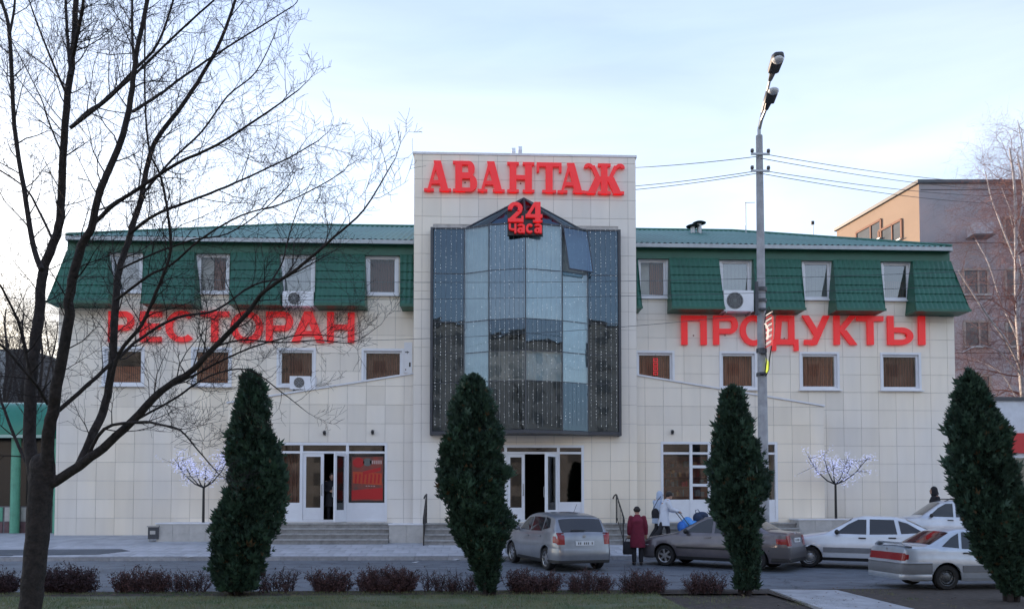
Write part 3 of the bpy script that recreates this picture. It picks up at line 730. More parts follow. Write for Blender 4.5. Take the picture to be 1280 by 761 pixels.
# centre door
fr, xs, tz = shopfront(doorC, TOWP, [584, 632, 698, 730], 0, 'entrance')
kz = on_y(640, 627, TOWP).z
pane_panel(fr, xs[0]+.09, xs[1]-.05, LAND+.09, tz, TOWP, kz=kz); pane_panel(fr, xs[2]+.05, xs[3]-.09, LAND+.09, tz, TOWP, kz=kz)
leaf(fr, xs[1]+.055, on_y(656, 600, TOWP).x, LAND+.095, tz-.005, TOWP+.05, hand=1)
openleaf(fr, xs[2]-.055, TOWP-.035, .74, R(180+52), LAND+.015, tz-.005, 1, 1)
# right shop window
fr, xs, tz = shopfront(doorR, PROJP, [826, 864, 887, 929, 972], 0, 'shopfront')
kz = on_y(840, 624, PROJP).z
pane_panel(fr, xs[0]+.09, xs[1]-.05, LAND+.09, tz, PROJP, 'pane', kz); pane_panel(fr, xs[3]+.05, xs[4]-.09, LAND+.09, tz, PROJP, 'pane', kz)
pane_panel(fr, xs[1]+.05, xs[2]-.05, LAND+.09, tz, PROJP, 'pane', kz)
pane_panel(fr, xs[2]+.05, xs[3]-.05, LAND+.09, tz, PROJP, 'pane', kz)
for yy in (583, 606):
    z = on_y(875, yy, PROJP).z; MB().box(xs[1]+.05, xs[2]-.05, PROJP+.0, PROJP+.10, z-.05, z+.05).build('glazing_bar', M['white'], fr)
shm = mat('shop_shelf', (.22,.045,.025), .7, var=.3); gm = [mat('goods_%s' % n, c, .5) for n, c in (('red', (.40,.03,.02)), ('brown', (.25,.07,.03)), ('ochre', (.40,.16,.04)), ('grey', (.14,.13,.13)))]
sh = thing('shop_shelving', 'red brown shelves of goods inside the shop window by lamp post', 'shelf', ((xs[0]+xs[4])/2, PROJP+1.1, LAND-.01))
b = MB(); b.box(xs[0], xs[4], PROJP+1.3, PROJP+1.34, LAND, tz)
for k in range(6): b.box(xs[0], xs[4], PROJP+.95, PROJP+1.3, LAND+.2+k*.36, LAND+.22+k*.36)
b.build('shelf_frame', shm, sh)
for gi, g in enumerate(gm):
    b = MB()
    for k in range(6):
        x = xs[0]+.05
        while x < xs[4]-.15:
            w = rnd.uniform(.08, .2)
            if rnd.randrange(4) == gi: b.box(x, x+w*.9, PROJP+1.0, PROJP+1.2, LAND+.222+k*.36, LAND+.222+k*.36+rnd.uniform(.12, .27))
            x += w
    stuff(b.build('goods', g, sh))

# ------------------------------------------------------------------ steps, planters, railings
def steps(name, x0, x1, ytop, n, label):
    zb = gz(ytop - n*.32); t = thing(name, label, 'steps', ((x0+x1)/2, ytop-n*.32, zb-.03))
    for k in range(n):
        z1 = zb + (LAND-.02-zb)*(k+1)/n
        b = MB(); b.box(x0, x1, ytop-(n-k)*.32, ytop-(n-k-1)*.32 if k < n-1 else ytop+.0, zb-.25, z1-.05)
        s_ = b.build('step', M['step'], t)
        MB().box(x0-.01, x1+.01, ytop-(n-k)*.32-.035, (ytop-(n-k-1)*.32-.036) if k < n-1 else ytop-.001, z1-.049, z1).build('tread', mat('tread_stone', (.33,.33,.325), .75, var=.22, vscale=6), s_)
    return t
sx0, sx1 = on_y(318, 660, PROJP-1).x, on_y(487, 660, PROJP-1).x
landb = MB(); landb.box(sx0, sx1, PROJP-.31, PROJP-.016, BZ-.2, LAND-.022); landb.build('landing', M['step'], bld)
steps('entrance_steps', sx0, sx1, PROJP-.31, 4, 'wide grey concrete steps below the open restaurant door')
cx0, cx1 = on_y(531, 660, TOWP-1).x, on_y(786, 660, TOWP-1).x
MB().box(cx0, cx1, TOWP-.31, TOWP-.016, BZ-.2, LAND-.022).build('landing', M['step'], bld)
steps('entrance_steps', cx0, cx1, TOWP-.31, 4, 'wide grey concrete steps below the central tower entrance')
rx0, rx1 = on_y(826, 660, PROJP-1).x, on_y(1000, 660, PROJP-1).x
MB().box(rx0, rx1, PROJP-.31, PROJP-.016, BZ-.2, LAND-.022).build('landing', M['step'], bld)
steps('entrance_steps', rx0, rx1, PROJP-.31, 4, 'grey concrete steps below the shop window behind the brown sedan')
def planter(name, x0, x1, y0, y1, z1, label):
    zb = gz(y0)-.03; t = thing(name, label, 'planter', ((x0+x1)/2, y0, zb))
    MB().box(x0, x1, y0, y1, zb-.3, z1-.05).build('core', M['grout'], t)
    n = max(1, round((x1-x0)/.6)); w = (x1-x0)/n; hh = z1-.05-zb; nr = 2 if hh > .5 else 1
    for j in range(nr):
        for i in range(n): MB().box(x0+i*w+.004, x0+(i+1)*w-.004, y0-.012, y0-.001, zb+j*hh/nr+.004, zb+(j+1)*hh/nr-.004).build('cladding_tile', M['stone'], t)
    MB().box(x0-.03, x1+.03, y0-.04, y1, z1-.049, z1).build('cap', M['coping'], t)
    return t
planter('tiled_planter', on_y(199, 660, -1.5).x, sx0-.02, -1.75, -.02, on_y(230, 653, -1.75).z, 'low pale tiled plinth beside the litter bin under a blossom tree')
planter('tiled_planter', sx1+.02, cx0-.02, -2.2, TOWP-.016 if False else PROJP-.016, LAND-.03, 'pale tiled block between the restaurant steps and central steps')
planter('tiled_planter', rx1+.02, on_y(1160, 660, -1.5).x, -1.75, PROJP-.016 if False else -.92, on_y(1060, 648, -1.75).z, 'low pale tiled plinth behind the white hatchback under a blossom tree')
def railing(px, label):
    y0 = TOWP-.25; x = on_y(px, 600, y0).x
    t = thing('handrail', label, 'railing', (x, y0-1.6, gz(y0-1.6)))
    zt2 = LAND+.95; yb = y0-1.45; zb2 = gz(yb)+.95
    MB().tube([(x-.10, y0+.05, zt2-.12), (x-.06, y0+.05, zt2-.02), (x, y0, zt2+.03), (x, y0-.12, zt2), (x, yb, zb2), (x, yb-.1, zb2-.1), (x, yb-.08, zb2-.22)], .026, 8).build('rail', M['black'], t)
    for k in range(2):
        y = y0-.06-k*(1.36); z1 = zt2 + (zb2-zt2)*(k*1.36/1.4); zg = LAND-.03 if k == 0 else gz(y)-.02
        MB().tube([(x, y, zg), (x, y, z1)], .022, 8).build('post', M['black'], t)
    for k in range(4):
        y = y0-.06-1.36*(k+1)/5; z1 = zt2 + (zb2-zt2)*(k+1)/5
        MB().tube([(x, y, z1-.75), (x, y, z1)], .010, 5).build('baluster', M['black'], t)
    MB().tube([(x, y0-.06, zt2-.75), (x, y0-1.42, zb2-.75)], .014, 5).build('lower_rail', M['black'], t)
railing(533.5, 'black metal stair handrail beside the tiled block on central steps')
railing(770, 'black curved stair handrail on central steps beside the white-panelled shop window')
# wall lamps and cameras
for (px, py, lab) in ((406, 541, 'small dark wall sensor above the open restaurant door'), (466, 540, 'small grey wall camera above the red poster'), (840, 540, 'small dark wall lamp above the shop window near pushchair')):
    p = on_y(px, py, PROJP); t = thing('wall_lamp', lab, 'wall lamp', (p.x, PROJP-.014, p.z))
    MB().box(p.x-.05, p.x+.05, PROJP-.04, PROJP-.015, p.z-.09, p.z+.09).build('bracket', M['galv'], t)
    MB().ell((p.x, PROJP-.10, p.z), (.055, .07, .075)).build('housing', M['black'], t)

# ------------------------------------------------------------------ air conditioners
def aircon(px0, px1, py0, py1, y, label):
    a = on_y(px0, py1, y); c = on_y(px1, py0, y); x0, x1, z0, z1 = a.x, c.x, a.z, c.z
    t = thing('air_conditioner', label, 'air conditioner', ((x0+x1)/2, y, z0))
    MB().box(x0, x1, y, y+.30, z0, z1).build('casing', M['white'], t)
    cx, cz, r = x0+(x1-x0)*.37, (z0+z1)/2, min((z1-z0)*.40, (x1-x0)*.33)
    g = MB(); g.lathe([(r, -.012), (r, .0), (.001, -.0005)], (cx, y-.002, cz), 'Y', 24); fan = g.build('fan', mat('fan_dark', (.03,.033,.04), .6), t)
    b = MB()
    for k in range(1, 5): b.lathe([(r*k/4.4-.006, -.018), (r*k/4.4+.006, -.018), (r*k/4.4+.006, -.012)], (cx, y-.002, cz), 'Y', 20)
    for k in range(8): b.tube([(cx, y-.018, cz), (cx+r*math.cos(k*math.pi/4), y-.018, cz+r*math.sin(k*math.pi/4))], .006, 4)
    b.build('grille', M['galv'], fan)
    MB().box(x1-.10, x1-.03, y-.01, y-.001, z0+.08, z0+.3).build('valve_cover', M['white'], t)
    for xx in (x0+.1, x1-.1): MB().box(xx-.02, xx+.02, y, 0-.016, z0-.06, z0-.002).build('bracket', M['galv'], t)
aircon(905, 942, 363, 388.5, -.62, 'white air conditioner under upper window beside the lamp post')
aircon(362, 394, 470, 486, -.55, 'white air conditioner under brown curtained window above the restaurant door')
aircon(353, 392, 364, 382, -.62, 'pale air conditioner between green roof panels above the red lettering')
# ------------------------------------------------------------------ lettering
def Rc(x0, x1, z0, z1): return [[(x0,z0),(x1,z0),(x1,z1),(x0,z1)]]
def St(p, q, w):
    """slanted stroke with horizontal ends, w = horizontal width"""
    return [[(p[0]-w/2,p[1]),(p[0]+w/2,p[1]),(q[0]+w/2,q[1]),(q[0]-w/2,q[1])]]
def Arc(cx, cz, rx, rz, tx, tz, a0, a1, n=18):
    o = []; k = []
    for i in range(n+1):
        t = R(a0+(a1-a0)*i/n); o.append((cx+rx*math.cos(t), cz+rz*math.sin(t))); k.append((cx+(rx-tx)*math.cos(t), cz+(rz-tz)*math.sin(t)))
    return [('strip', o, k)]
def bowl(x0, x1, z0, z1, tx, tz):
    rz = (z1-z0)/2; rx = min(rz*1.05, x1-x0)
    return Rc(x0, x1-rx, z1-tz, z1) + Rc(x0, x1-rx, z0, z0+tz) + Arc(x1-rx, (z0+z1)/2, rx, rz, tx, tz, -90, 90)
def glyph(ch, t=.22, serif=False):
    """strokes in a unit square; t = stem width"""
    h = .17; G = []
    if not serif:
        if ch == 'Р': G = Rc(0,t*1.1,0,1) + bowl(t,1,.38,1,t*1.1,h)
        elif ch == 'Е': G = Rc(0,t*1.2,0,1)+Rc(t,1,1-h,1)+Rc(t,.93,.43,.43+h)+Rc(t,1,0,h)
        elif ch == 'С': G = Arc(.52,.5,.52,.5,t*.98,h,48,312,26)
        elif ch == 'О': G = Arc(.5,.5,.5,.5,t*.95,h,0,360,32)
        elif ch == 'Т': G = Rc(0,1,1-h,1)+Rc(.5-t*.55,.5+t*.55,0,1)
        elif ch == 'А': G = St((t*.55,0),(.5,1),t*1.1)+St((1-t*.55,0),(.5,1),t*1.1)+Rc(.24,.76,.22,.22+h*.9)
        elif ch == 'Н': G = Rc(0,t*1.1,0,1)+Rc(1-t*1.1,1,0,1)+Rc(t,1-t,.42,.42+h)
        elif ch == 'П': G = Rc(0,t*1.1,0,1)+Rc(1-t*1.1,1,0,1)+Rc(t,1-t,1-h,1)
        elif ch == 'Д': G = Rc(0,1,.18,.18+h*.85)+Rc(0,t*.75,0,.19)+Rc(1-t*.75,1,0,.19)+St((.20,.2),(.30,1),t*.95)+Rc(.80-t*.75,.85,.2,1)+Rc(.25,.85,1-h*.85,1)
        elif ch == 'У': G = St((.13,1),(.58,.30),t*1.15)+St((.90,1),(.42,.0),t*1.1)+Rc(.08,.44,0,h)
        elif ch == 'К': G = Rc(0,t*1.15,0,1)+St((.30,.5),(.82,1),t*1.35)+St((.38,.5),(.84,0),t*1.4)+Rc(t,.42,.42,.58)
        elif ch == 'Ы': G = Rc(0,t*.75,0,1)+bowl(t*.6,.68,0,.60,t*.75,h)+Rc(1-t*.8,1,0,1)
        elif ch == 'ч': G = Rc(1-t,1,0,1)+Rc(0,t,.5,1)+Arc(t*2,.55,t*2,.25,t,.2,180,270,8)+Rc(.4,1-t,.30,.48)
        elif ch == 'а': G = Rc(1-t*1.1,1,0,.75)+Arc(.5,.72,.5,.28,t,.2,0,160,10)+Arc(.40,.29,.40,.29,t,.18,0,360,18)+Rc(.4,.8,.42,.58)
        elif ch == 'с': G = Arc(.52,.5,.5,.5,t*1.1,.22,40,320,20)
        elif ch == '2': G = Arc(.48,.70,.46,.30,t*1.2,.16,-40,180,16)+St((.20,.12),(.72,.52),t*1.4)+Rc(0,1,0,.17)+Rc(.86,1,.1,.30)+Rc(0,.26,.62,.76)
        elif ch == '4': G = Rc(.58,.58+t*1.3,0,1)+St((.10,.30),(.62,1),t*.8)+Rc(0,1,.22,.38)+Rc(.44,1,0,.09)
        return G
    s = .085                                            # serif letters of the main name
    if ch == 'А': G = St((.16,0),(.46,1),.10)+St((.78,0),(.48,1),.27)+Rc(.24,.72,.24,.24+.12)+Rc(0,.36,0,s)+Rc(.56,1,0,s)
    elif ch == 'В': G = Rc(.10,.38,0,1)+Rc(0,.5,0,s)+Rc(0,.5,1-s,1)+bowl(.30,.90,.50,1,.27,.12)+bowl(.30,1.0,0,.55,.29,.12)
    elif ch == 'Н': G = Rc(.09,.34,0,1)+Rc(.66,.91,0,1)+Rc(.3,.7,.43,.57)+Rc(0,.43,0,s)+Rc(0,.43,1-s,1)+Rc(.57,1,0,s)+Rc(.57,1,1-s,1)
    elif ch == 'Т': G = Rc(.36,.64,0,1)+Rc(0,1,1-.13,1)+Rc(0,.10,.68,.9)+Rc(.90,1,.68,.9)+Rc(.22,.78,0,s)
    elif ch == 'Ж': G = Rc(.42,.58,0,1)+Rc(.34,.66,0,s)+Rc(.34,.66,1-s,1)+Rc(.3,.7,.45,.57)
    if ch == 'Ж':
        for m_ in (0, 1):
            P = St((.16,.0),(.36,.55),.20)+St((.20,.93),(.36,.48),.11)+Rc(0,.28,0,s)+Arc(.10,.86,.12,.14,.09,.10,0,180,10)
            for e in P:
                if e[0] == 'strip': G.append(('strip', [(1-x if m_ else x, z) for x, z in e[1]], [(1-x if m_ else x, z) for x, z in e[2]]))
                else: G.append([(1-x if m_ else x, z) for x, z in e])
    return G
def letter(ch, x0, x1, z0, z1, yf, yb, parent, serif=False, t=.22, m=None, name='letter'):
    """raised letter: bright face plate on a darker return"""
    T = lambda p: (x0+(x1-x0)*p[0], z0+(z1-z0)*p[1])
    face = MB(); k = 0
    for e in glyph(ch, t, serif):
        y = yf - k*.0017; k += 1
        if e[0] == 'strip':
            o = [T(p) for p in e[1]]; i_ = [T(p) for p in e[2]]; n = len(o)
            v = [(x, y, z) for x, z in o] + [(x, y, z) for x, z in i_] + [(x, yb, z) for x, z in o] + [(x, yb, z) for x, z in i_]
            f = []
            for j in range(n-1): f += [(j, j+1, n+j+1, n+j), (j, 2*n+j, 2*n+j+1, j+1), (n+j, n+j+1, 3*n+j+1, 3*n+j)]
            f += [(0, n, 3*n, 2*n), (n-1, 3*n-1, 4*n-1, 2*n-1)] if n > 2 else []
            face.add(v, f)
        else: face.prism([T(p) for p in e], y, yb)
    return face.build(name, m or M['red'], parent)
def sign(name, label, spec, plane, proud, depth, serif=False, t=.22, m=None):
    a = on_y(spec[0][1], spec[0][4], plane); c = on_y(spec[-1][2], spec[-1][4], plane)
    s_ = thing(name, label, 'sign', ((a.x+c.x)/2, plane-proud, min(a.z, c.z)))
    for (ch, x0, x1, y0, y1) in spec:
        p, q = on_y(x0, y1, plane-proud-depth), on_y(x1, y0, plane-proud-depth)
        letter(ch, p.x, q.x, p.z, q.z, plane-proud-depth, plane-proud, s_, serif, t, m)
        MB().box((p.x+q.x)/2-.02, (p.x+q.x)/2+.02, plane-proud+.0005, plane-.015, (p.z+q.z)/2-.2 if ch not in 'ОСА' else q.z-.1, (p.z+q.z)/2-.16 if ch not in 'ОСА' else q.z-.06).build('standoff', M['redside'], s_)
    return s_
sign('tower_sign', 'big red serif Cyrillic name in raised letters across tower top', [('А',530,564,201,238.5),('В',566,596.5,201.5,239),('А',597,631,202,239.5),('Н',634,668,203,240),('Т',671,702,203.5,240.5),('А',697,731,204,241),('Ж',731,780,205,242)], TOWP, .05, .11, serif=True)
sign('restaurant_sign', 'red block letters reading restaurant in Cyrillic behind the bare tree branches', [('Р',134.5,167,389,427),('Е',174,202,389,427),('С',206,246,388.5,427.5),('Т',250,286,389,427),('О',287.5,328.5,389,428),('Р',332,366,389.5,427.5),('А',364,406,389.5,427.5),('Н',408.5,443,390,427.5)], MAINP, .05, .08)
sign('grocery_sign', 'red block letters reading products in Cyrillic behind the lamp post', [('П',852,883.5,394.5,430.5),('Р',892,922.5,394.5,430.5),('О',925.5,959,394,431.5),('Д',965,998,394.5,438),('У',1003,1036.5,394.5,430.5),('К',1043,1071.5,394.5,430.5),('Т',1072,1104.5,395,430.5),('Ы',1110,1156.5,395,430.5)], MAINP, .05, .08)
# 24-hour sign in front of the bay roof
yS = BY-.95
s_ = thing('hours_sign', 'small red 24 hours sign on dark box above tower glass bay', 'sign', (on_y(656, 292, yS).x, yS, on_y(656, 292, yS).z))
for (ch, x0, x1, y0, y1) in (('2',635,654.5,252.5,277),('4',657,678,252.5,277)):
    p, q = on_y(x0, y1, yS), on_y(x1, y0, yS); letter(ch, p.x, q.x, p.z, q.z, yS, yS+.12, s_, False, .24)
for i, ch in enumerate('часа'):
    x0 = 636+i*10.6; p, q = on_y(x0, 291, yS), on_y(x0+9.6, 279.5, yS); letter(ch, p.x, q.x, p.z, q.z, yS, yS+.12, s_, False, .27)
p, q = on_y(634.5, 292.5, yS), on_y(679, 262, yS)
MB().box(p.x, q.x, yS+.125, yS+.25, p.z, q.z).build('backing_box', M['black'], s_)
MB().box((p.x+q.x)/2-.04, (p.x+q.x)/2+.04, yS+.25, BY-.5, zt_-.02+.03, zt_+.11).build('bracket', M['dark'], s_)
# small red sign hanging in the window right of the tower
p, q = on_y(816, 469, MAINP+.03), on_y(823, 447, MAINP+.03)
s2 = thing('window_sign', 'narrow red vertical neon sign hanging in curtained window beside tower', 'sign', ((p.x+q.x)/2, .03, p.z))
b = MB(); zz = q.z
for k in range(4): ring(b, p.x+.02, q.x-.02, p.z+(q.z-p.z)*k/4+.02, p.z+(q.z-p.z)*(k+1)/4-.02, .03, .03, .045)
b.build('neon_tube', mat('neon_red', (.5,.01,.02), .4, emit=((1,.05,.06), .08)), s2)
MB().tube([((p.x+q.x)/2, .04, q.z-.02), ((p.x+q.x)/2, .04, uppz[0]*0+lowz[1]-.12)], .004, 4).build('cord', M['black'], s2)
# narrow banner board on the wall left of the tower
p, q = on_y(504.5, 466, MAINP-.02), on_y(515.5, 428, MAINP-.02)
bb = thing('wall_board', 'narrow white wall board with small marks in corner beside tower', 'board', ((p.x+q.x)/2, -.03, p.z))
MB().box(p.x+.02, q.x, -.05, -.016, p.z, q.z).build('panel', M['white'], bb)
for (u, v, w, h) in ((.1,.66,.5,.03),(.35,.62,.06,.1),(.6,.2,.2,.14),(.15,.08,.1,.05)):
    MB().box(p.x+.02+u*.3, p.x+.02+(u+w)*.3, -.054, -.0505, p.z+v*(q.z-p.z), p.z+(v+h)*(q.z-p.z)).build('printed_mark', M['black'], bb)

# ------------------------------------------------------------------ bigger neighbours
def quad_building(name, label, corners, z0, z1, wallm, wallms=None):
    """walls given by ground corners (counter-clockwise seen from above)"""
    c = sum((Vector((*p, 0)) for p in corners), Vector())/len(corners)
    t = thing(name, label, 'building', (c.x, c.y, z0))
    n = len(corners)
    for i in range(n):
        a, b_ = corners[i], corners[(i+1) % n]
        MB().quad((*a, z0), (*b_, z0), (*b_, z1), (*a, z1)).build('wall', (wallms or {}).get(i, wallm), t)
    MB().add([(*p, z1-.3) for p in corners], [tuple(range(n))]).build('roof', M['asphalt'], t)
    b = MB()
    for i in range(n):
        a, b_ = Vector((*corners[i], z1)), Vector((*corners[(i+1) % n], z1)); d = (b_-a).normalized(); nn = Vector((d.y, -d.x, 0))
        b.obox((a+b_)/2, d, nn, Vector((0,0,1)), (b_-a).length/2+.12, .16, .10)
    b.build('parapet', M['dark'], t)
    return t
def wall_window(t, a, b_, u, v, w, h, dark=True, fm=None, lintel=False):
    """window in wall a->b (outside on the right-hand side), centre u metres along, sill height v"""
    d = (b_-a); d.z = 0; d.normalize(); n_ = Vector((d.y, -d.x, 0))
    c = Vector((a.x, a.y, 0)) + d*u + Vector((0,0,v+h/2))
    b = MB(); f_ = .07
    for (ox, oz, hx, hz) in ((-w/2,0,f_,h/2),(w/2,0,f_,h/2),(0,-h/2,w/2,f_),(0,h/2,w/2,f_),(0.1*w,0,.05,h/2)): b.obox(c+d*ox+Vector((0,0,oz))+n_*.03, d, n_, Vector((0,0,1)), hx, .05, hz)
    o = b.build('window', fm or mat('old_frame', (.30,.27,.25), .7), t)
    MB().obox(c+n_*.012, d, n_, Vector((0,0,1)), w/2, .012, h/2).build('pane', mat('far_glass', (.045,.05,.06), .12, var=.4, vscale=.7), o)
    MB().obox(c+n_*.10-Vector((0,0,h/2+.05)), d, n_, Vector((0,0,1)), w/2+.1, .12, .03).build('sill', M['galv'], o)
# right: tall block, left wall colour tinted with the low sun's warmth
nc, fc = at_depth(1155.5, 600, 48), at_depth(1050.5, 600, 56.3); rc = nc + _r*34; zt2 = at_depth(1155.5, 222, 48).z
greyw = mat('grey_render', (.31,.315,.35), .9, var=.16, vscale=.35, bump=.1, bscale=6, c2=(.38,.32,.33)); peach = mat('sun_tinted_render', (.27,.20,.152), .9, var=.06, vscale=.4)
fb = fc + _r*34
t = quad_building('apartment_block', 'tall grey rendered block with sun-tinted peach side behind the birches', [(nc.x,nc.y),(rc.x,rc.y),(fb.x,fb.y),(fc.x,fc.y)], .6, zt2, greyw, {3: peach})
nv, rv, fv = Vector((nc.x,nc.y,0)), Vector((rc.x,rc.y,0)), Vector((fc.x,fc.y,0))
def on_wall(px, py):
    d = ray(px, py); D = 48.0; return CAM + d*D
for (x0, x1, y0, y1) in ((1209,1240,334,366),(1206,1240,468,500),(1209,1240,400,432),(1262,1290,334,366),(1262,1290,400,432),(1262,1290,268,300)):
    a_, c_ = on_wall(x0, y1), on_wall(x1, y0)
    wall_window(t, nv, rv, (((a_+c_)/2-nv)*1).dot((rv-nv).normalized()), a_.z, (x1-x0)*.048, c_.z-a_.z)
a_, c_ = on_wall(1209, 298), on_wall(1232, 284)
d = (rv-nv).normalized(); n_ = Vector((d.y,-d.x,0))
bal = MB().obox((a_+c_)/2+n_*.4, d, n_, Vector((0,0,1)), .56, .4, .34).build('balcony', mat('balcony_panel', (.38,.38,.42), .7, var=.2), t)
MB().obox((a_+c_)/2+n_*.4-Vector((0,0,.38)), d, n_, Vector((0,0,1)), .62, .46, .04).build('balcony_floor', M['dark'], bal)
# panel joints and a dark line below the crown
b = MB()
for yy in (232, 300, 372, 440):
    p = on_wall(1220, yy); b.obox(Vector((nv.x+rv.x, nv.y+rv.y, 0))/2+Vector((0,0,p.z))+n_*.004, d, n_, Vector((0,0,1)), 16.9, .006, .03)
b.build('panel_joint', mat('joint_dark', (.10,.09,.10), .9), t)
# peach wall windows
dp = (nv-fv).normalized(); npn = Vector((dp.y,-dp.x,0))
for (px, y0, y1, w) in ((1086, 288, 304, 2.6), (1113, 285, 306, 2.2)):
    ry = ray(px, (y0+y1)/2); k = (fv-CAM).dot(npn)/ry.dot(npn); hit = CAM+ry*k
    wall_window(t, fv, nv, (hit-fv).dot(dp), hit.z-.5, w, 1.2, fm=mat('rust_frame', (.20,.10,.07), .8))
# left: dark block, partly out of frame, and a building across the street that the glass mirrors
a_ = at_depth(31, 600, 62); b_ = at_depth(-520, 600, 62); zt3 = at_depth(10, 437, 62).z
t = quad_building('apartment_block', 'dark slate grey block beyond the green kiosk', [(b_.x,b_.y),(a_.x,a_.y),(a_.x+.5,a_.y+14),(b_.x,b_.y+14)], .6, zt3, mat('slate_wall', (.085,.09,.10), .8, var=.2, vscale=.3))
pp = at_depth(3, 470, 61.6)
MB().box(pp.x-.3, pp.x+.25, pp.y-.1, pp.y+.1, .6, zt3-.2).build('downpipe', M['fascia'], t)
va, vb = Vector((b_.x,b_.y,0)), Vector((a_.x,a_.y,0))
for k in range(8):
    for fl in range(3): wall_window(t, va, vb, (vb-va).length-2.6-k*3.6, 2.2+fl*3.4, 1.5, 1.6)
ob = thing('apartment_block', 'long eight-storey brick block across the street behind the viewpoint', 'building', (0, -75, 0))
MB().box(-75, 75, -88, -75, 0, 25).build('wall', mat('brick_far', (.26,.27,.29), .9, var=.25, vscale=.5), ob)
MB().box(-75.4, 75.4, -88.4, -74.6, 25, 25.4).build('roof', M['asphalt'], ob)
wm = MB().box(-.75, .75, -.03, .05, -.8, .8).mesh('window', mat('far_glass2', (.13,.14,.155), .15))
for i in range(40):
    for fl in range(8):
        o = link('window', wm, ob); o.location = (-71+i*3.6, -74.98, 2.4+fl*2.95)
# left: green kiosk beside the building
gk = mat('kiosk_green', (.018,.20,.14), .25, var=.15, vscale=1); gk2 = mat('kiosk_pale_green', (.12,.38,.26), .5, var=.15)
kd = 31.5
ka, kb = at_depth(-60, 640, kd), at_depth(71, 640, kd+.4)
kt = thing('kiosk', 'dark glass kiosk with arched glossy green roof beside the tiled building', 'kiosk', (kb.x-3, kb.y, .6))
kz0, kz1 = at_depth(30, 545, kd).z, at_depth(30, 501, kd).z
b = MB(); v = []; f = []; nA = 12
for i in range(nA+1):
    a_ = math.pi/2*i/nA; v += [(ka.x-3, kb.y-.9+.9*(1-math.cos(a_)), kz0+(kz1-kz0)*math.sin(a_)), (kb.x, kb.y-.9+.9*(1-math.cos(a_)), kz0+(kz1-kz0)*math.sin(a_))]
for i in range(nA): f.append((2*i, 2*i+1, 2*i+3, 2*i+2))
b.add(v, f); b.build('roof', gk, kt, smooth=60)
MB().box(ka.x-3, kb.x-.01, kb.y-.01, kb.y+3, kz0, kz1-.02).build('roof_box', gk, kt)
MB().box(ka.x-3, kb.x+.03, kb.y-.95, kb.y-.86, kz0-.10, kz0+.02).build('roof_edge', mat('kiosk_edge', (.35,.5,.45), .4), kt)
MB().box(ka.x-3, kb.x-.1, kb.y+.0, kb.y+2.9, 1.6, kz0-.02).build('dark_glazing', mat('kiosk_glass', (.015,.017,.02), .15), kt)
for px in (11, 64, -40):
    p = at_depth(px, 600, kd-.6); MB().tube([(p.x, kb.y-.55, .6), (p.x, kb.y-.55, kz0-.1)], .17, 14).build('column', gk2, kt, smooth=40)
zb1 = at_depth(30, 632, kd).z
MB().box(ka.x-3, kb.x-.05, kb.y-.3, kb.y-.002, .55, 1.75).build('base_wall', mat('kiosk_base', (.16,.15,.16), .7, var=.25, vscale=2), kt)
for i in range(7):
    MB().box(kb.x-.6-i*.62, kb.x-.06-i*.62, kb.y-.33, kb.y-.301, 1.15, 1.70).build('base_panel', M['stone'] if i % 3 else gk2, kt)
    MB().box(kb.x-.6-i*.62, kb.x-.06-i*.62, kb.y-.33, kb.y-.301, .66, 1.12).build('base_panel', mat('kiosk_pink', (.16,.09,.10), .7, var=.3), kt)
# right: low shop with red band
pa_ = at_depth(1246, 600, 34)
st_ = thing('small_shop', 'low white shop with red fascia band behind the broad thuja', 'shop', (pa_.x+4, pa_.y, .6))
z_ = lambda y: at_depth(1260, y, 34).z
MB().box(pa_.x, pa_.x+9, pa_.y, pa_.y+5, .6, z_(500)).build('wall', mat('shop_white', (.62,.65,.70), .6, var=.08), st_)
MB().box(pa_.x-.05, pa_.x+9, pa_.y-.12, pa_.y-.002, z_(566), z_(541)).build('red_band', mat('shop_red', (.50,.015,.02), .45), st_)
MB().box(pa_.x-.08, pa_.x+9, pa_.y-.1, pa_.y+5.05, z_(500), z_(500)+.15).build('roof_edge', M['dark'], st_)
MB().box(pa_.x+.8, pa_.x+5, pa_.y-.03, pa_.y-.002, 1.4, z_(572)).build('shop_window', M['carglass'], st_)

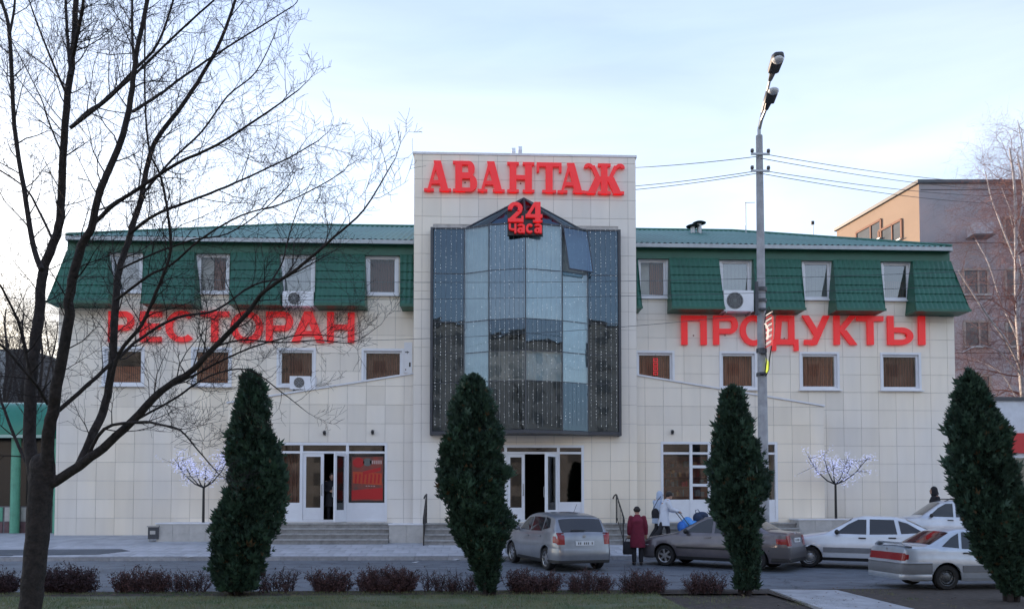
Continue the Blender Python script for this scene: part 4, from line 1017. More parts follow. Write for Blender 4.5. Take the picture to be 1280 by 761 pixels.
# ------------------------------------------------------------------ lamp post, decoration, cables
LP = Vector((0, -4.75, 0)); LP.x = on_y(955, 640, LP.y).x; LP.z = gz(LP.y)
pole_top = on_y(949, 170, LP.y)
lp = thing('street_lamp', 'tall tapered concrete street lamp with two angled lamp heads', 'street lamp', LP)
conc = mat('post_concrete', (.34,.35,.37), .8, var=.22, vscale=3, bump=.25, bscale=20)
MB().tube([LP-Vector((0,0,.1)), (LP.x+(pole_top.x-LP.x)*.4, LP.y, LP.z+(pole_top.z-LP.z)*.4), (pole_top.x, LP.y, pole_top.z)], [.17, .145, .105], 14).build('post', conc, lp, smooth=50)
for k, (ax, ay, hx, hy) in enumerate(((952, 150, 958, 128), (953, 140, 966, 92))):
    y1 = LP.y-.5-.8*k; y2 = LP.y-1.0-1.6*k
    p0 = Vector((pole_top.x, LP.y, pole_top.z-.5)); p1 = on_y(ax, ay, LP.y-.15); p2 = on_y(hx, hy, y1); 
    h0 = on_y(957.5 if k == 0 else 962.5, 137 if k == 0 else 100, y1); h1 = on_y(966 if k == 0 else 974, 112 if k == 0 else 67, y2)
    arm = MB().tube([p0, (pole_top.x, LP.y, pole_top.z+.2), p1, h0], [.06,.06,.05,.04], 8).build('arm', M['galv'], lp)
    d = (h1-h0).normalized(); sx = d.cross(Vector((0,0,1))).normalized(); up_ = sx.cross(d)
    L = (h1-h0).length
    b = MB(); v = []; f = []
    prof = [(0,.06,.05),(.35*L,.10,.07),(.38*L,.17,.12),(.85*L,.19,.12),(.97*L,.14,.08),(L,.06,.03)]
    for (s0, hw, hh) in prof:
        for i in range(10):
            a_ = 2*math.pi*i/10; v.append(h0+d*s0+sx*hw*math.copysign(abs(math.cos(a_))**.6, math.cos(a_))+up_*hh*math.copysign(abs(math.sin(a_))**.6, math.sin(a_)))
    for i in range(len(prof)-1):
        for j in range(10): f.append((i*10+j, i*10+(j+1) % 10, (i+1)*10+(j+1) % 10, (i+1)*10+j))
    f += [tuple(range(10)), tuple(range(59, 49, -1))]
    b.add(v, f); hd = b.build('lamp_head', mat('lamp_dark', (.035,.04,.045), .5), lp, smooth=50)
    MB().ell(h0+d*(.78*L)-up_*.08+d*.12, (.17,.17,.10)).build('lamp_glass', mat('lamp_glass', (.6,.62,.64), .2), hd)
wires = []
for (py, side) in ((192, 1), (199, 1), (214, 1), (219, 1)): pass
ins = mat('insulator', (.10,.09,.09), .3)
for py in (195, 216):
    p = on_y(948.5, py, LP.y)
    b = MB().box(p.x-.30, p.x+.30, LP.y-.16, LP.y-.115, p.z-.03, p.z+.03); br = b.build('crossarm', M['galv'], lp)
    for dx in (-.26, .26): MB().lathe([(.0,.14),(.05,.12),(.06,.05),(.03,.0)], (p.x+dx, LP.y-.14, p.z+.03), 'Z', 10).build('insulator', ins, br)
for py, hh in ((362, .12), (376, .10), (438, .12), (468, .1)):
    p = on_y(952, py, LP.y); MB().lathe([(.15,-hh/2),(.165,-hh/2),(.165,hh/2),(.15,hh/2)], (p.x, LP.y, p.z), 'Z', 14).build('clamp_band', M['dark'], lp)
p = on_y(946, 372, LP.y-.2); MB().box(p.x-.05, p.x+.04, LP.y-.24, LP.y-.15, p.z-.55, p.z+.5).build('cable_box', M['dark'], lp)
def cable(name, a_, b_, sag, r, label, group='overhead cables'):
    pts = []
    for i in range(25):
        t = i/24; p = a_*(1-t)+b_*t; p.z -= sag*4*t*(1-t); pts.append(p)
    o = MB().tube(pts, r, 4).build(name, mat('cable', (.05,.055,.06), .6), None); return tag(o, label, 'cable', group)
for (y0, x1, y1, D, wd) in ((192, 1330, 226, 60, 'topmost'), (198, 1330, 235, 60, 'second highest'), (213, 1330, 241, 60, 'third highest'), (217, 1330, 252, 60, 'lowest')):
    a_ = on_y(951, y0, LP.y-.14); cable('overhead_cable', a_, at_depth(x1, y1, D), .5, .012, '%s of four overhead cables from lamp post to the peach block' % wd)
for (y0, x1, y1, wd) in ((196, 640, 208, 'topmost'), (214, 640, 236, 'middle'), (217, 640, 242, 'lowest')):
    a_ = on_y(945, y0, LP.y-.14); cable('overhead_cable', a_, at_depth(x1, y1, 38), .25, .012, '%s of three overhead cables from lamp post passing behind tower' % wd)
for (x0, y0, x1, y1, D0, D1, s, wd) in ((-60, 372, 1340, 352, 23.5, 23.5, .25, 'middle'), (-60, 340, 1340, 333, 24.3, 24.3, .4, 'upper'), (-60, 418, 950, 392, 23, 24.6, .5, 'lowest')):
    cable('street_cable', at_depth(x0, y0, D0), at_depth(x1, y1, D1), s, .007, '%s of three very thin cables strung in front of the facade' % wd)
# lit street decoration on the post
dec = thing('street_decoration', 'red and yellow lit festive firework ornament clamped to lamp post', 'decoration', (on_y(961, 470, LP.y-.25).x, LP.y-.25, on_y(961, 470, LP.y).z))
dr = mat('decor_red', (.5,.02,.03), .4, emit=((1,.12,.08), .10)); dw = mat('decor_white', (.8,.6,.5), .4, emit=((1,.8,.65), .16)); dy = mat('decor_yellow', (.6,.6,.05), .4, emit=((.9,1,.1), .14))
def dp_(x, y): return on_y(x, y, LP.y-.25)
out_ = [(956,468),(958,452),(957,430),(956,405),(957,392),(961,383),(965,392),(966,410),(965,430),(962,448),(961,462),(957,470)]
MB().tube([dp_(*q) for q in out_], .02, 5).build('frame', M['black'], dec)
for k in range(12):
    y = 392+k*3.6; MB().tube([dp_(956.5, y+3), dp_(961, y), dp_(965.3, y-2.5)], .018, 5).build('light_rod', dr if k % 2 else dw, dec)
MB().tube([dp_(956, 404), dp_(960, 412), dp_(959, 424)], .035, 5).build('light_rod', dw, dec)
MB().tube([dp_(965.5, 395), dp_(966, 412), dp_(964.5, 432)], .03, 5).build('light_rod', dr, dec)
for k in range(3): MB().tube([dp_(957.5+k*1.3, 447+k*2), dp_(958+k, 458+k*2), dp_(957.5+k*.6, 466)], .013, 5).build('light_rod', dy, dec)
for y in (386, 440, 466): MB().box(dp_(950, y).x, dp_(958, y).x, LP.y-.26, LP.y-.13, dp_(955, y).z-.03, dp_(955, y).z+.03).build('clamp', M['dark'], dec)
# litter bin
p = on_ground(191, 677)
bn = thing('litter_bin', 'small dark metal litter bin on pavement beside left plinth', 'bin', p)
MB().box(p.x-.17, p.x+.17, p.y, p.y+.28, p.z+.10, p.z+.50).build('body', M['dark'], bn)
MB().box(p.x-.20, p.x+.20, p.y-.02, p.y+.30, p.z+.50, p.z+.545).build('rim', M['galv'], bn)
for sx in (-.17, .17): MB().tube([(p.x+sx, p.y+.1, p.z-.02), (p.x+sx, p.y+.1, p.z+.5)], .018, 6).build('leg', M['galv'], bn)
MB().box(p.x-.10, p.x+.08, p.y-.006, p.y-.001, p.z+.26, p.z+.38).build('notice', M['stone'], bn)
# ------------------------------------------------------------------ cars
def lerp_tab(tab, x):
    if x <= tab[0][0]: return tab[0][1]
    for (a, b_), (c, d) in zip(tab, tab[1:]):
        if x <= c: return b_ + (d-b_)*(x-a)/(c-a) if c > a else d
    return tab[-1][1]
def smooth_tab(tab, x, w=.05):
    return (lerp_tab(tab, x-w)+2*lerp_tab(tab, x)+lerp_tab(tab, x+w))/4
def car(name, label, pos, fwd, P, group=None):
    L, W = P['L'], P['W']; top = P['top']; belt = P['belt']; fa, ra = P['fa'], P['ra']; wr_ = P.get('wheel', .295)
    ar = wr_+.055; zb0 = P.get('zb', .20)
    hd = math.atan2(fwd[1], fwd[0]); f2 = Vector((math.cos(hd), math.sin(hd), 0))
    pos = Vector(pos); zf, zr2 = gz(pos.y+f2.y*(L/2-fa)), gz(pos.y-f2.y*(ra-L/2)); pitch = -math.atan2(zf-zr2, ra-fa)
    if P.get('flat'): zf = zr2 = P['flat']; pitch = 0
    zmid = zr2 + (zf-zr2)*(ra-L/2)/(ra-fa)
    root = thing(name, label, 'car', (pos.x, pos.y, zmid+.004), 0, group); root.rotation_euler = (0, pitch, hd); root.scale = (P.get('scale', 1.0),)*3
    def wb(x):
        d0 = x; d1 = L-x; w = W/2
        if d0 < .55: w -= P.get('fr', .17)*(1-d0/.55)**2.2
        if d1 < .5: w -= P.get('rr', .12)*(1-d1/.5)**2.4
        return w
    def zt(x): return smooth_tab(top, x, P.get('sm', .035))
    def zs(x): return min(smooth_tab(belt, x), zt(x)-.025)
    def wr(x):
        g = max(0, min(1, (zt(x)-zs(x)-.06)/(P['H']-.93-.06)))
        return wb(x)*.88*(1-g) + (W/2-P.get('tumble', .22))*g
    def zb(x):
        z = zb0 + (.10*(1-x/.25)**2 if x < .25 else 0) + (.12*(1-(L-x)/.3)**2 if L-x < .3 else 0)
        for c in (fa, ra):
            d = abs(x-c)
            if d < ar: z = max(z, wr_ + math.sqrt(ar*ar-d*d)*1.0)
        return z
    def section(x):
        w, b0, s, t, r = wb(x), zb(x), zs(x), zt(x), wr(x)
        b0 = min(b0, s-.03); pts = []
        for k, q in ((0,.94),(.12,.975),(.3,.995),(.5,1.0),(.68,1.0),(.72,.985),(.9,.972),(1,.945)):
            zz_ = zb0+(s-zb0)*k
            if zz_ < b0+.012*(len(pts)+1): zz_ = b0+.002*len(pts)
            pts.append((w*q, zz_))
        rail = max(s+.008, t-.05)
        for k in (.12,.4,.7,1): pts.append((w*.935+(r-w*.935)*k, s+(rail-s)*k))
        pts += [(r-.045, rail+(t-rail)*.6), (r*.82, t-.006), (r*.4, t+.008), (0, t+.012)]
        return pts
    xs = [0.0, .02, .05]
    x = .1
    while x < L-.12: xs.append(x); x += .065
    xs += [L-.1, L-.07, L-.045, L-.02, L]
    for c in (fa, ra):
        for k in (-1, -.97, -.9, .9, .97, 1): xs.append(c+k*ar)
    xs = sorted(set(xs + [p[0] for p in top]))
    cl = [xs[0]]
    for x in xs[1:]:
        if x-cl[-1] > .012: cl.append(x)
    xs = cl
    secs = [section(x) for x in xs]; n = len(secs[0]); v = []; f = []
    LX_ = lambda x: L/2-x
    for x, s in zip(xs, secs):
        v += [(LX_(x), y, z) for y, z in s] + [(LX_(x), -y, z) for y, z in s[-2::-1]]
    m = 2*n-1
    for i in range(len(xs)-1):
        for j in range(m-1): f.append((i*m+j, (i+1)*m+j, (i+1)*m+j+1, i*m+j+1))
    f.append(tuple(range(m))); f.append(tuple((len(xs)-1)*m+j for j in range(m-1, -1, -1)))
    b = MB().add(v, f); body = b.build('body', P['paint'], root, smooth=32, local=True)
    def y_at(x, z):
        s = section(x)
        for (y0, z0), (y1, z1) in zip(s, s[1:]):
            if z0 <= z <= z1+1e-6 and z1 > z0: return y0+(y1-y0)*(z-z0)/(z1-z0)
        return s[0][0] if z < s[0][1] else s[-5][0]
    def part(nm, mb, mt, par=None, sm=None): return mb.build(nm, mt, par or root, sm, local=True)
    def side_poly(poly, off, sgn, sub=4):
        """polygon in (x,z) laid on the car side"""
        pts = []
        for i in range(len(poly)):
            a_, c_ = poly[i], poly[(i+1) % len(poly)]
            for k in range(sub): pts.append((a_[0]+(c_[0]-a_[0])*k/sub, a_[1]+(c_[1]-a_[1])*k/sub))
        cx = sum(p[0] for p in pts)/len(pts); cz = sum(p[1] for p in pts)/len(pts)
        vv = [(LX_(x), sgn*(y_at(x, z)+off), z) for x, z in pts] + [(LX_(cx), sgn*(y_at(cx, cz)+off), cz)]
        k = len(pts); return MB().add(vv, [(i, (i+1) % k, k) for i in range(k)])
    def side_band(x0, x1, z0, z1, off, sgn, n_=14, cap=True):
        vv = []; ff = []
        for i in range(n_+1):
            x = x0+(x1-x0)*i/n_
            a0 = y_at(x, z0); a1 = y_at(x, z1)
            vv += [(LX_(x), sgn*(a0-.005), z0), (LX_(x), sgn*(a0+off), z0+.004), (LX_(x), sgn*(a1+off), z1-.004), (LX_(x), sgn*(a1-.005), z1)]
        for i in range(n_):
            for j in range(3): ff.append((4*i+j, 4*i+4+j, 4*i+5+j, 4*i+1+j))
        ff += [(0,1,2,3), (4*n_+3, 4*n_+2, 4*n_+1, 4*n_)]
        return MB().add(vv, ff)
    def top_patch(x0, x1, k0, k1, off, nx=8, ny=8, ctr=0.0):
        vv = []; ff = []
        for i in range(nx+1):
            t = i/nx; x = x0+(x1-x0)*t; s = section(x); kk = k0+(k1-k0)*t
            h = .02; sl = (zt(x+h)-zt(x-h))/(2*h); nl = math.sqrt(1+sl*sl)
            for j in range(ny+1):
                y = (-1+2*j/ny)*kk*wr(x)
                ay = abs(y); z = s[-1][1]
                for (y0, z0), (y1, z1) in zip(s[-6:], s[-5:]):
                    if y1 <= ay <= y0 and y0 > y1: z = z1+(z0-z1)*(ay-y1)/(y0-y1)
                vv.append((LX_(x - (-sl)*0 + off*(-sl)/nl*1.0) if False else LX_(x)+off*sl/nl, y, z+off/nl))
        for i in range(nx):
            for j in range(ny): a_ = i*(ny+1)+j; ff.append((a_, a_+1, a_+ny+2, a_+ny+1))
        return MB().add(vv, ff)
    # underbody
    part('underbody', MB().box(LX_(L-.25), LX_(.3), -(W/2-.27), W/2-.27, zb0-.0, .5), M['carblack'])
    # wheels
    for c in (fa, ra):
        for sgn in (-1, 1):
            wy = sgn*(W/2-.115); t_ = .092
            tw = MB().lathe([(wr_*.66,-t_),(wr_*.93,-t_),(wr_,-t_*.7),(wr_,t_*.7),(wr_*.93,t_),(wr_*.66,t_),(wr_*.66,-t_)], (LX_(c), wy, wr_), 'Y', 28)
            whl = part('wheel', tw, M['rubber'], sm=30)
            o_ = sgn*(t_-.012); rmb = MB()
            rmb.lathe([(wr_*.67, sgn*t_*.98), (wr_*.62, sgn*t_*.9), (wr_*.60, sgn*t_*.35)], (LX_(c), wy, wr_), 'Y', 28)
            if P['rim'] == 'alloy':
                for k in range(P.get('spokes', 6)):
                    a_ = 2*math.pi*k/P.get('spokes', 6)+.3; d_ = Vector((math.cos(a_), 0, math.sin(a_)))
                    s_ = Vector((-math.sin(a_), 0, math.cos(a_)))
                    rmb.obox(Vector((LX_(c), wy+o_*.75, wr_))+d_*wr_*.33, d_, Vector((0,1,0)), s_, wr_*.32, .014, .026)
                rmb.lathe([(.001, o_), (.055, o_), (.06, o_*.6)], (LX_(c), wy, wr_), 'Y', 16)
                part('rim', rmb, M['rim'], whl)
                part('rim_back', MB().lathe([(.001, o_*.3), (wr_*.61, o_*.3)], (LX_(c), wy, wr_), 'Y', 24), M['carblack'], whl)
            else:
                rmb.lathe([(wr_*.60, o_*.5), (wr_*.5, o_*.8), (wr_*.42, o_*.55), (wr_*.22, o_*.95), (.001, o_*.95)], (LX_(c), wy, wr_), 'Y', 24)
                for k in range(8):
                    a_ = 2*math.pi*k/8; rmb.ell((LX_(c)+wr_*.47*math.cos(a_), wy+o_*.8, wr_+wr_*.47*math.sin(a_)), (.02,.012,.02), 6, 4)
                part('rim', rmb, P.get('rimm', M['steelrim']), whl, 40)
    # glass
    g = P.get('glass', M['carglass'])
    for sgn in (-1, 1):
        for poly in P['side_win']:
            part('side_window', side_poly(poly, .007, sgn), g)
        for x in P['seams']:
            part('door_seam', side_band(x-.005, x+.005, zb0+.1, zs(x)+.0, .0015, sgn, 1), M['carblack'])
        for (x, z) in P['handles']:
            part('door_handle', side_band(x-.09, x+.09, z-.018, z+.018, .022, sgn, 2), P.get('handlem', M['carblack']))
        if P.get('mould'):
            z0, z1 = P['mould']; part('side_moulding', side_band(fa+ar+.02, ra-ar-.02, z0, z1, .014, sgn, 10), P.get('mouldm', M['carblack']))
            part('side_moulding', side_band(ra+ar+.02, L-.35, z0, z1, .014, sgn, 4), P.get('mouldm', M['carblack']))
        part('sill', side_band(fa+ar, ra-ar, zb0, zb0+.09, .006, sgn, 10), P.get('sillm', M['carblack']))
        # mirror
        mx = P['mirror']; yy = y_at(mx, zs(mx)+.03)
        mr = MB().ell((LX_(mx), sgn*(yy+.10), zs(mx)+.09), (.06,.10,.07), 10, 8); mr.tube([(LX_(mx), sgn*(yy-.02), zs(mx)+.03), (LX_(mx), sgn*(yy+.06), zs(mx)+.07)], .025, 6)
        part('mirror', mr, P.get('mirrorm', M['carblack']), sm=40)
    x0, x1 = P['ws']; part('windscreen', top_patch(x0, x1, .90, .93, .008), g)
    x0, x1 = P['rw']; part('rear_window', top_patch(x0, x1, .90, .86, .008), P.get('rglass', g))
    # bumpers and lamps wrap the rounded ends
    def end_path(z, rear, off, side_len, yin=None):
        """plan outline at height z going from the side round the end corner to y=yin"""
        if rear:
            xe = L
            for i in range(200):
                xx = L-i*.008
                if zt(xx) >= z: xe = xx; break
        else:
            xe = 0
            for i in range(200):
                xx = i*.008
                if zt(xx) >= z: xe = xx; break
        sg = 1 if rear else -1; pts = []
        def ff_(x): return max(.90, min(.988, .988-.10*max(0, (z-zs(x)+.16))/.16)) if z > .6 else .985
        for k in range(7):
            x = xe - sg*(.05+(side_len)*(1-k/6)); pts.append((x, wb(x)*ff_(x)+off))
        yc_ = wb(xe)*(.90 if z > .6 else .96); ye = yc_+off*.6; pts.append((xe-sg*.02, wb(xe)*.988+off)); pts.append((xe+sg*off*.7, wb(xe)*.95+off*.6)); pts.append((xe+sg*off, ye-.03))
        for k in range(1, 9):
            y = (ye-.03)+((yin or 0)-ye+.03)*k/8; pts.append((xe+sg*off, y))
        return [(LX_(x), y) for x, y in pts]
    def wrap(z0, z1, rear, off, side_len, sgn, yin, nz=3):
        vv = []; ff = []; rows = [end_path(z0+(z1-z0)*k/nz, rear, off*(1 if 0 < k < nz else .6), side_len, yin) for k in range(nz+1)]
        n_ = len(rows[0])
        for k, rw_ in enumerate(rows):
            z = z0+(z1-z0)*k/nz
            vv += [(x, sgn*y, z) for x, y in rw_]
        for k in range(nz):
            for i in range(n_-1): ff.append((k*n_+i, k*n_+i+1, (k+1)*n_+i+1, (k+1)*n_+i))
        # closing lips back into the body
        o_ = len(vv); inn = end_path((z0+z1)/2, rear, -.03, side_len, yin)
        vv += [(x, sgn*y, z0+.002) for x, y in inn] + [(x, sgn*y, z1-.002) for x, y in inn]
        for i in range(n_-1): ff.append((i, i+1, o_+i+1, o_+i)); ff.append((nz*n_+i, nz*n_+i+1, o_+n_+i+1, o_+n_+i))
        return MB().add(vv, ff)
    for rear in (False, True):
        for (z0, z1, off, sl, mt) in P['bumper_r' if rear else 'bumper_f']:
            b = MB()
            for sgn in (-1, 1):
                w_ = wrap(z0, z1, rear, off, sl, sgn, 0.0); b.add(w_.v, w_.f)
            part('bumper', b, mt, sm=40)
        for (z0, z1, sl, yin, mt) in P['lamp_r' if rear else 'lamp_f']:
            for sgn in (-1, 1): part('tail_light' if rear else 'headlight', wrap(z0, z1, rear, .012, sl, sgn, yin), mt, sm=50)
    # number plates
    def xend(z, rear):
        pth = end_path(z, rear, 0, .1, 0); return pth[-1][0]
    for rear in (True, False):
        z = P['plate_r' if rear else 'plate_f']; xe = xend(z, rear); s_ = -1 if rear else 1; o_ = .03
        pl = part('number_plate', MB().box(min(xe, xe+s_*o_), max(xe, xe+s_*o_), -.26, .26, z-.056, z+.056), M['plate'])
        b = MB()
        for k in range(8):
            if k in (1, 5): continue
            y0 = -.22+k*.055; xx = xe+s_*(o_+.001); b.obox((xx, y0+.017, z), Vector((1,0,0)), Vector((0,1,0)), Vector((0,0,1)), .002, .013, .03)
        part('plate_digits', b, M['carblack'], pl)
    if P.get('wiper'):
        xw = P['wiper']; z = zt(xw); b = MB().tube([(LX_(xw)-.03, -.05, z+.03), (LX_(xw)-.02, .34, z+.035)], .012, 5); part('rear_wiper', b, M['carblack'])
    if P.get('spoiler'):
        xs_ = P['spoiler']; z = zt(xs_); w = wr(xs_)
        b = MB(); vv = []; 
        for k in range(9):
            y = -w*.98+2*w*.98*k/8; dz = .0 if abs(y) > w*.92 else .075; 
            vv += [(LX_(xs_)+.10, y, z+dz*.8), (LX_(xs_)-.06, y, z+dz+.02), (LX_(xs_)-.06, y, z+dz-.01), (LX_(xs_)+.10, y, z+dz*.8-.03)]
        ff = []
        for k in range(8):
            for j in range(4): ff.append((4*k+j, 4*k+(j+1) % 4, 4*k+4+(j+1) % 4, 4*k+4+j))
        b.add(vv, ff); part('spoiler', b, P['paint'], sm=40)
    if P.get('antenna'): part('antenna', MB().tube([(LX_(P['antenna']), 0, P['H']), (LX_(P['antenna'])-.18, 0, P['H']+.22)], .006, 4), M['carblack'])
    if P.get('emblem'):
        z = P['emblem']; xe = xend(z, True); part('emblem', MB().lathe([(.001,-.014),(.045,-.012),(.05,.0)], (xe, 0, z), 'X', 16), M['rim'])
    if P.get('roofrail'):
        for sgn in (-1, 1):
            y = sgn*(W/2-.30); part('roof_rail', MB().tube([(LX_(1.9), y, P['H']-.06), (LX_(2.1), y, P['H']+.05), (LX_(3.5), y, P['H']+.05), (LX_(3.75), y, P['H']-.06)], .018, 6), M['carblack'])
    return root
def paint(name, c, metal=.55, rough=.32, dirt=.15): return mat(name, c, rough, metal=metal, var=dirt, vscale=1.6, coat=.6, detail=3)
silver = paint('silver_grey_paint', (.225,.24,.265)); brown = paint('brown_grey_paint', (.125,.112,.122), .5); white_p = paint('white_silver_paint', (.60,.64,.69), .25, .35, .08); silver2 = paint('pale_silver_paint', (.46,.51,.57), .45); suvp = paint('silver_suv_paint', (.52,.56,.62), .35)
greybump = mat('grey_bumper', (.16,.17,.185), .6, var=.12, vscale=3)
hatch = dict(L=4.0, W=1.64, H=1.50, paint=silver, fa=.82, ra=3.27, wheel=.30, rim='alloy', spokes=7, sm=.03,
  top=[(0,.50),(.02,.62),(.10,.76),(.35,.86),(.95,.98),(1.08,1.02),(1.75,1.42),(2.1,1.485),(2.5,1.50),(3.0,1.475),(3.4,1.42),(3.58,1.37),(3.86,1.00),(3.93,.95),(3.98,.60),(4.0,.50)],
  belt=[(0,.60),(.4,.80),(1.0,.93),(2.0,.96),(3.3,1.03),(4.0,1.02)],
  side_win=[[(1.32,1.02),(2.12,1.00),(2.12,1.37),(1.88,1.36),(1.62,1.24)],[(2.20,1.00),(2.95,1.02),(2.93,1.38),(2.20,1.38)],[(3.02,1.05),(3.42,1.12),(3.30,1.35),(3.01,1.38)]],
  seams=[1.22,2.16,3.0], handles=[(2.02,.86),(2.86,.88)], handlem=silver, mirror=1.35, mirrorm=silver, ws=(1.12,1.74), rw=(3.60,3.85),
  bumper_r=[(.30,.60,.03,.45,silver),(.22,.30,.012,.4,M['carblack'])], bumper_f=[(.25,.52,.03,.5,silver)],
  lamp_r=[(.70,1.00,.16,.56,M['taillight'])], lamp_f=[(.60,.74,.35,.42,M['headlight'])], plate_r=.73, plate_f=.38, wiper=3.84, antenna=3.3, emblem=.90)
sedan = dict(L=4.24, W=1.68, H=1.43, paint=brown, fa=.84, ra=3.36, wheel=.285, rim='alloy', spokes=6,
  top=[(0,.46),(.02,.60),(.10,.70),(.30,.78),(1.05,.92),(1.18,.95),(1.90,1.36),(2.25,1.425),(2.7,1.42),(3.02,1.36),(3.62,1.04),(3.72,1.02),(4.10,1.00),(4.18,.95),(4.22,.62),(4.24,.50)],
  belt=[(0,.55),(.4,.72),(1.1,.86),(2.2,.91),(3.5,.96),(4.24,.95)],
  side_win=[[(1.42,.95),(2.18,.94),(2.18,1.32),(2.02,1.31),(1.75,1.18)],[(2.26,.94),(2.98,.97),(2.90,1.30),(2.26,1.33)],[(3.04,.99),(3.32,1.02),(3.06,1.22),(2.98,1.28)]],
  seams=[1.28,2.22,3.08], handles=[(2.08,.82),(2.92,.84)], handlem=brown, mirror=1.48, ws=(1.22,1.88), rw=(3.06,3.60), mould=(.50,.55),
  bumper_r=[(.34,.62,.03,.45,mat('brown_bumper', (.075,.07,.075), .5)),(.24,.34,.015,.4,M['carblack'])], bumper_f=[(.24,.50,.03,.5,mat('brown_bumper', (.075,.07,.075), .5))],
  lamp_r=[(.66,.92,.24,.52,M['taillight'])], lamp_f=[(.56,.68,.28,.45,M['headlight'])], plate_r=.80, plate_f=.38, emblem=.96)
ladah = dict(L=4.10, W=1.62, H=1.40, paint=white_p, fa=.80, ra=3.26, wheel=.28, rim='steel', rimm=mat('pale_rim', (.30,.31,.32), .4, metal=.5, var=.3, vscale=20),
  top=[(0,.50),(.02,.66),(.08,.76),(.30,.80),(1.10,.93),(1.22,.95),(1.88,1.34),(2.15,1.395),(2.9,1.385),(3.15,1.33),(3.82,.99),(3.98,.95),(4.06,.62),(4.10,.5)],
  belt=[(0,.60),(.4,.76),(1.1,.87),(2.2,.90),(3.5,.94),(4.1,.93)],
  side_win=[[(1.45,.93),(2.22,.92),(2.22,1.31),(2.02,1.31),(1.78,1.18)],[(2.30,.92),(2.96,.94),(2.88,1.31),(2.30,1.32)],[(3.05,.95),(3.58,.99),(3.20,1.22),(2.98,1.29)]],
  seams=[1.30,2.26,3.05], handles=[(2.12,.82),(2.84,.84)], mirror=1.50, ws=(1.26,1.86), rw=(3.18,3.78), mould=(.42,.56), mouldm=greybump,
  bumper_r=[(.32,.60,.03,.45,greybump)], bumper_f=[(.26,.54,.035,.5,white_p)], lamp_r=[(.64,.86,.10,.45,M['taillight'])], lamp_f=[(.60,.72,.12,.40,M['headlight'])], plate_r=.75, plate_f=.40, spoiler=3.80)
ladas = dict(scale=.89, L=4.33, W=1.62, H=1.40, paint=silver2, fa=.82, ra=3.28, wheel=.285, rim='steel', rr=.06,
  top=[(0,.50),(.02,.66),(.08,.76),(.30,.80),(1.10,.93),(1.22,.95),(1.88,1.34),(2.15,1.395),(2.85,1.385),(3.06,1.33),(3.62,1.01),(3.72,.99),(4.20,.985),(4.27,.93),(4.31,.62),(4.33,.5)],
  belt=[(0,.60),(.4,.76),(1.1,.87),(2.2,.90),(3.5,.94),(4.33,.93)],
  side_win=[[(1.45,.93),(2.22,.92),(2.22,1.31),(2.02,1.31),(1.78,1.18)],[(2.30,.92),(2.90,.94),(2.82,1.31),(2.30,1.32)],[(2.97,.95),(3.36,.99),(3.08,1.20),(2.90,1.29)]],
  seams=[1.30,2.26,3.02], handles=[(2.12,.82),(2.80,.84)], mirror=1.50, ws=(1.26,1.86), rw=(3.10,3.58), mould=(.40,.56), mouldm=greybump, rglass=mat('red_tinted_glass', (.05,.006,.008), .05, espec=.8),
  bumper_r=[(.36,.60,.035,.62,greybump),(.60,.63,.04,.62,silver2),(.24,.36,.03,.62,silver2)], bumper_f=[(.26,.54,.035,.5,greybump)], lamp_r=[(.67,.84,.06,.0,M['taillight'])], lamp_f=[(.60,.72,.12,.40,M['headlight'])], plate_r=.47, plate_f=.40, spoiler=4.14, emblem=.90, sillm=silver2)
suv = dict(scale=.95, L=4.10, W=1.72, H=1.64, paint=suvp, fa=.80, ra=3.25, wheel=.33, rim='alloy', spokes=5, zb=.26,
  top=[(0,.60),(.03,.80),(.12,.95),(.4,1.0),(1.05,1.06),(1.15,1.09),(1.75,1.56),(2.05,1.63),(2.6,1.64),(3.5,1.62),(3.75,1.58),(3.96,1.10),(4.03,1.05),(4.07,.66),(4.10,.55)],
  belt=[(0,.70),(.4,.92),(1.1,1.00),(2.2,1.03),(3.5,1.06),(4.1,1.05)],
  side_win=[[(1.36,1.07),(2.12,1.06),(2.12,1.52),(1.90,1.51),(1.66,1.36)],[(2.20,1.06),(2.98,1.07),(2.96,1.52),(2.20,1.52)],[(3.06,1.08),(3.62,1.12),(3.52,1.48),(3.05,1.52)]],
  seams=[1.24,2.16,3.02], handles=[(2.02,.95),(2.86,.96)], mirror=1.42, ws=(1.18,1.74), rw=(3.78,3.94),
  bumper_r=[(.34,.66,.03,.45,M['carblack'])], bumper_f=[(.30,.62,.035,.5,M['carblack'])], lamp_r=[(.75,1.05,.12,.60,M['taillight'])], lamp_f=[(.72,.88,.25,.45,M['headlight'])], plate_r=.80, plate_f=.45, roofrail=True)
def place(P, px, py, fwd_cam, lx, ly):
    """put the car so that its local ground point (lx forward, ly left) falls on photo pixel px,py"""
    g = on_ground(px, py); fw = (_r*fwd_cam[0] + Vector((_f.x,_f.y,0)).normalized()*fwd_cam[1]).normalized(); lf = Vector((-fw.y, fw.x, 0))
    k_ = P.get('scale', 1.0); c = g - fw*lx*k_ - lf*ly*k_; return c, (fw.x, fw.y)
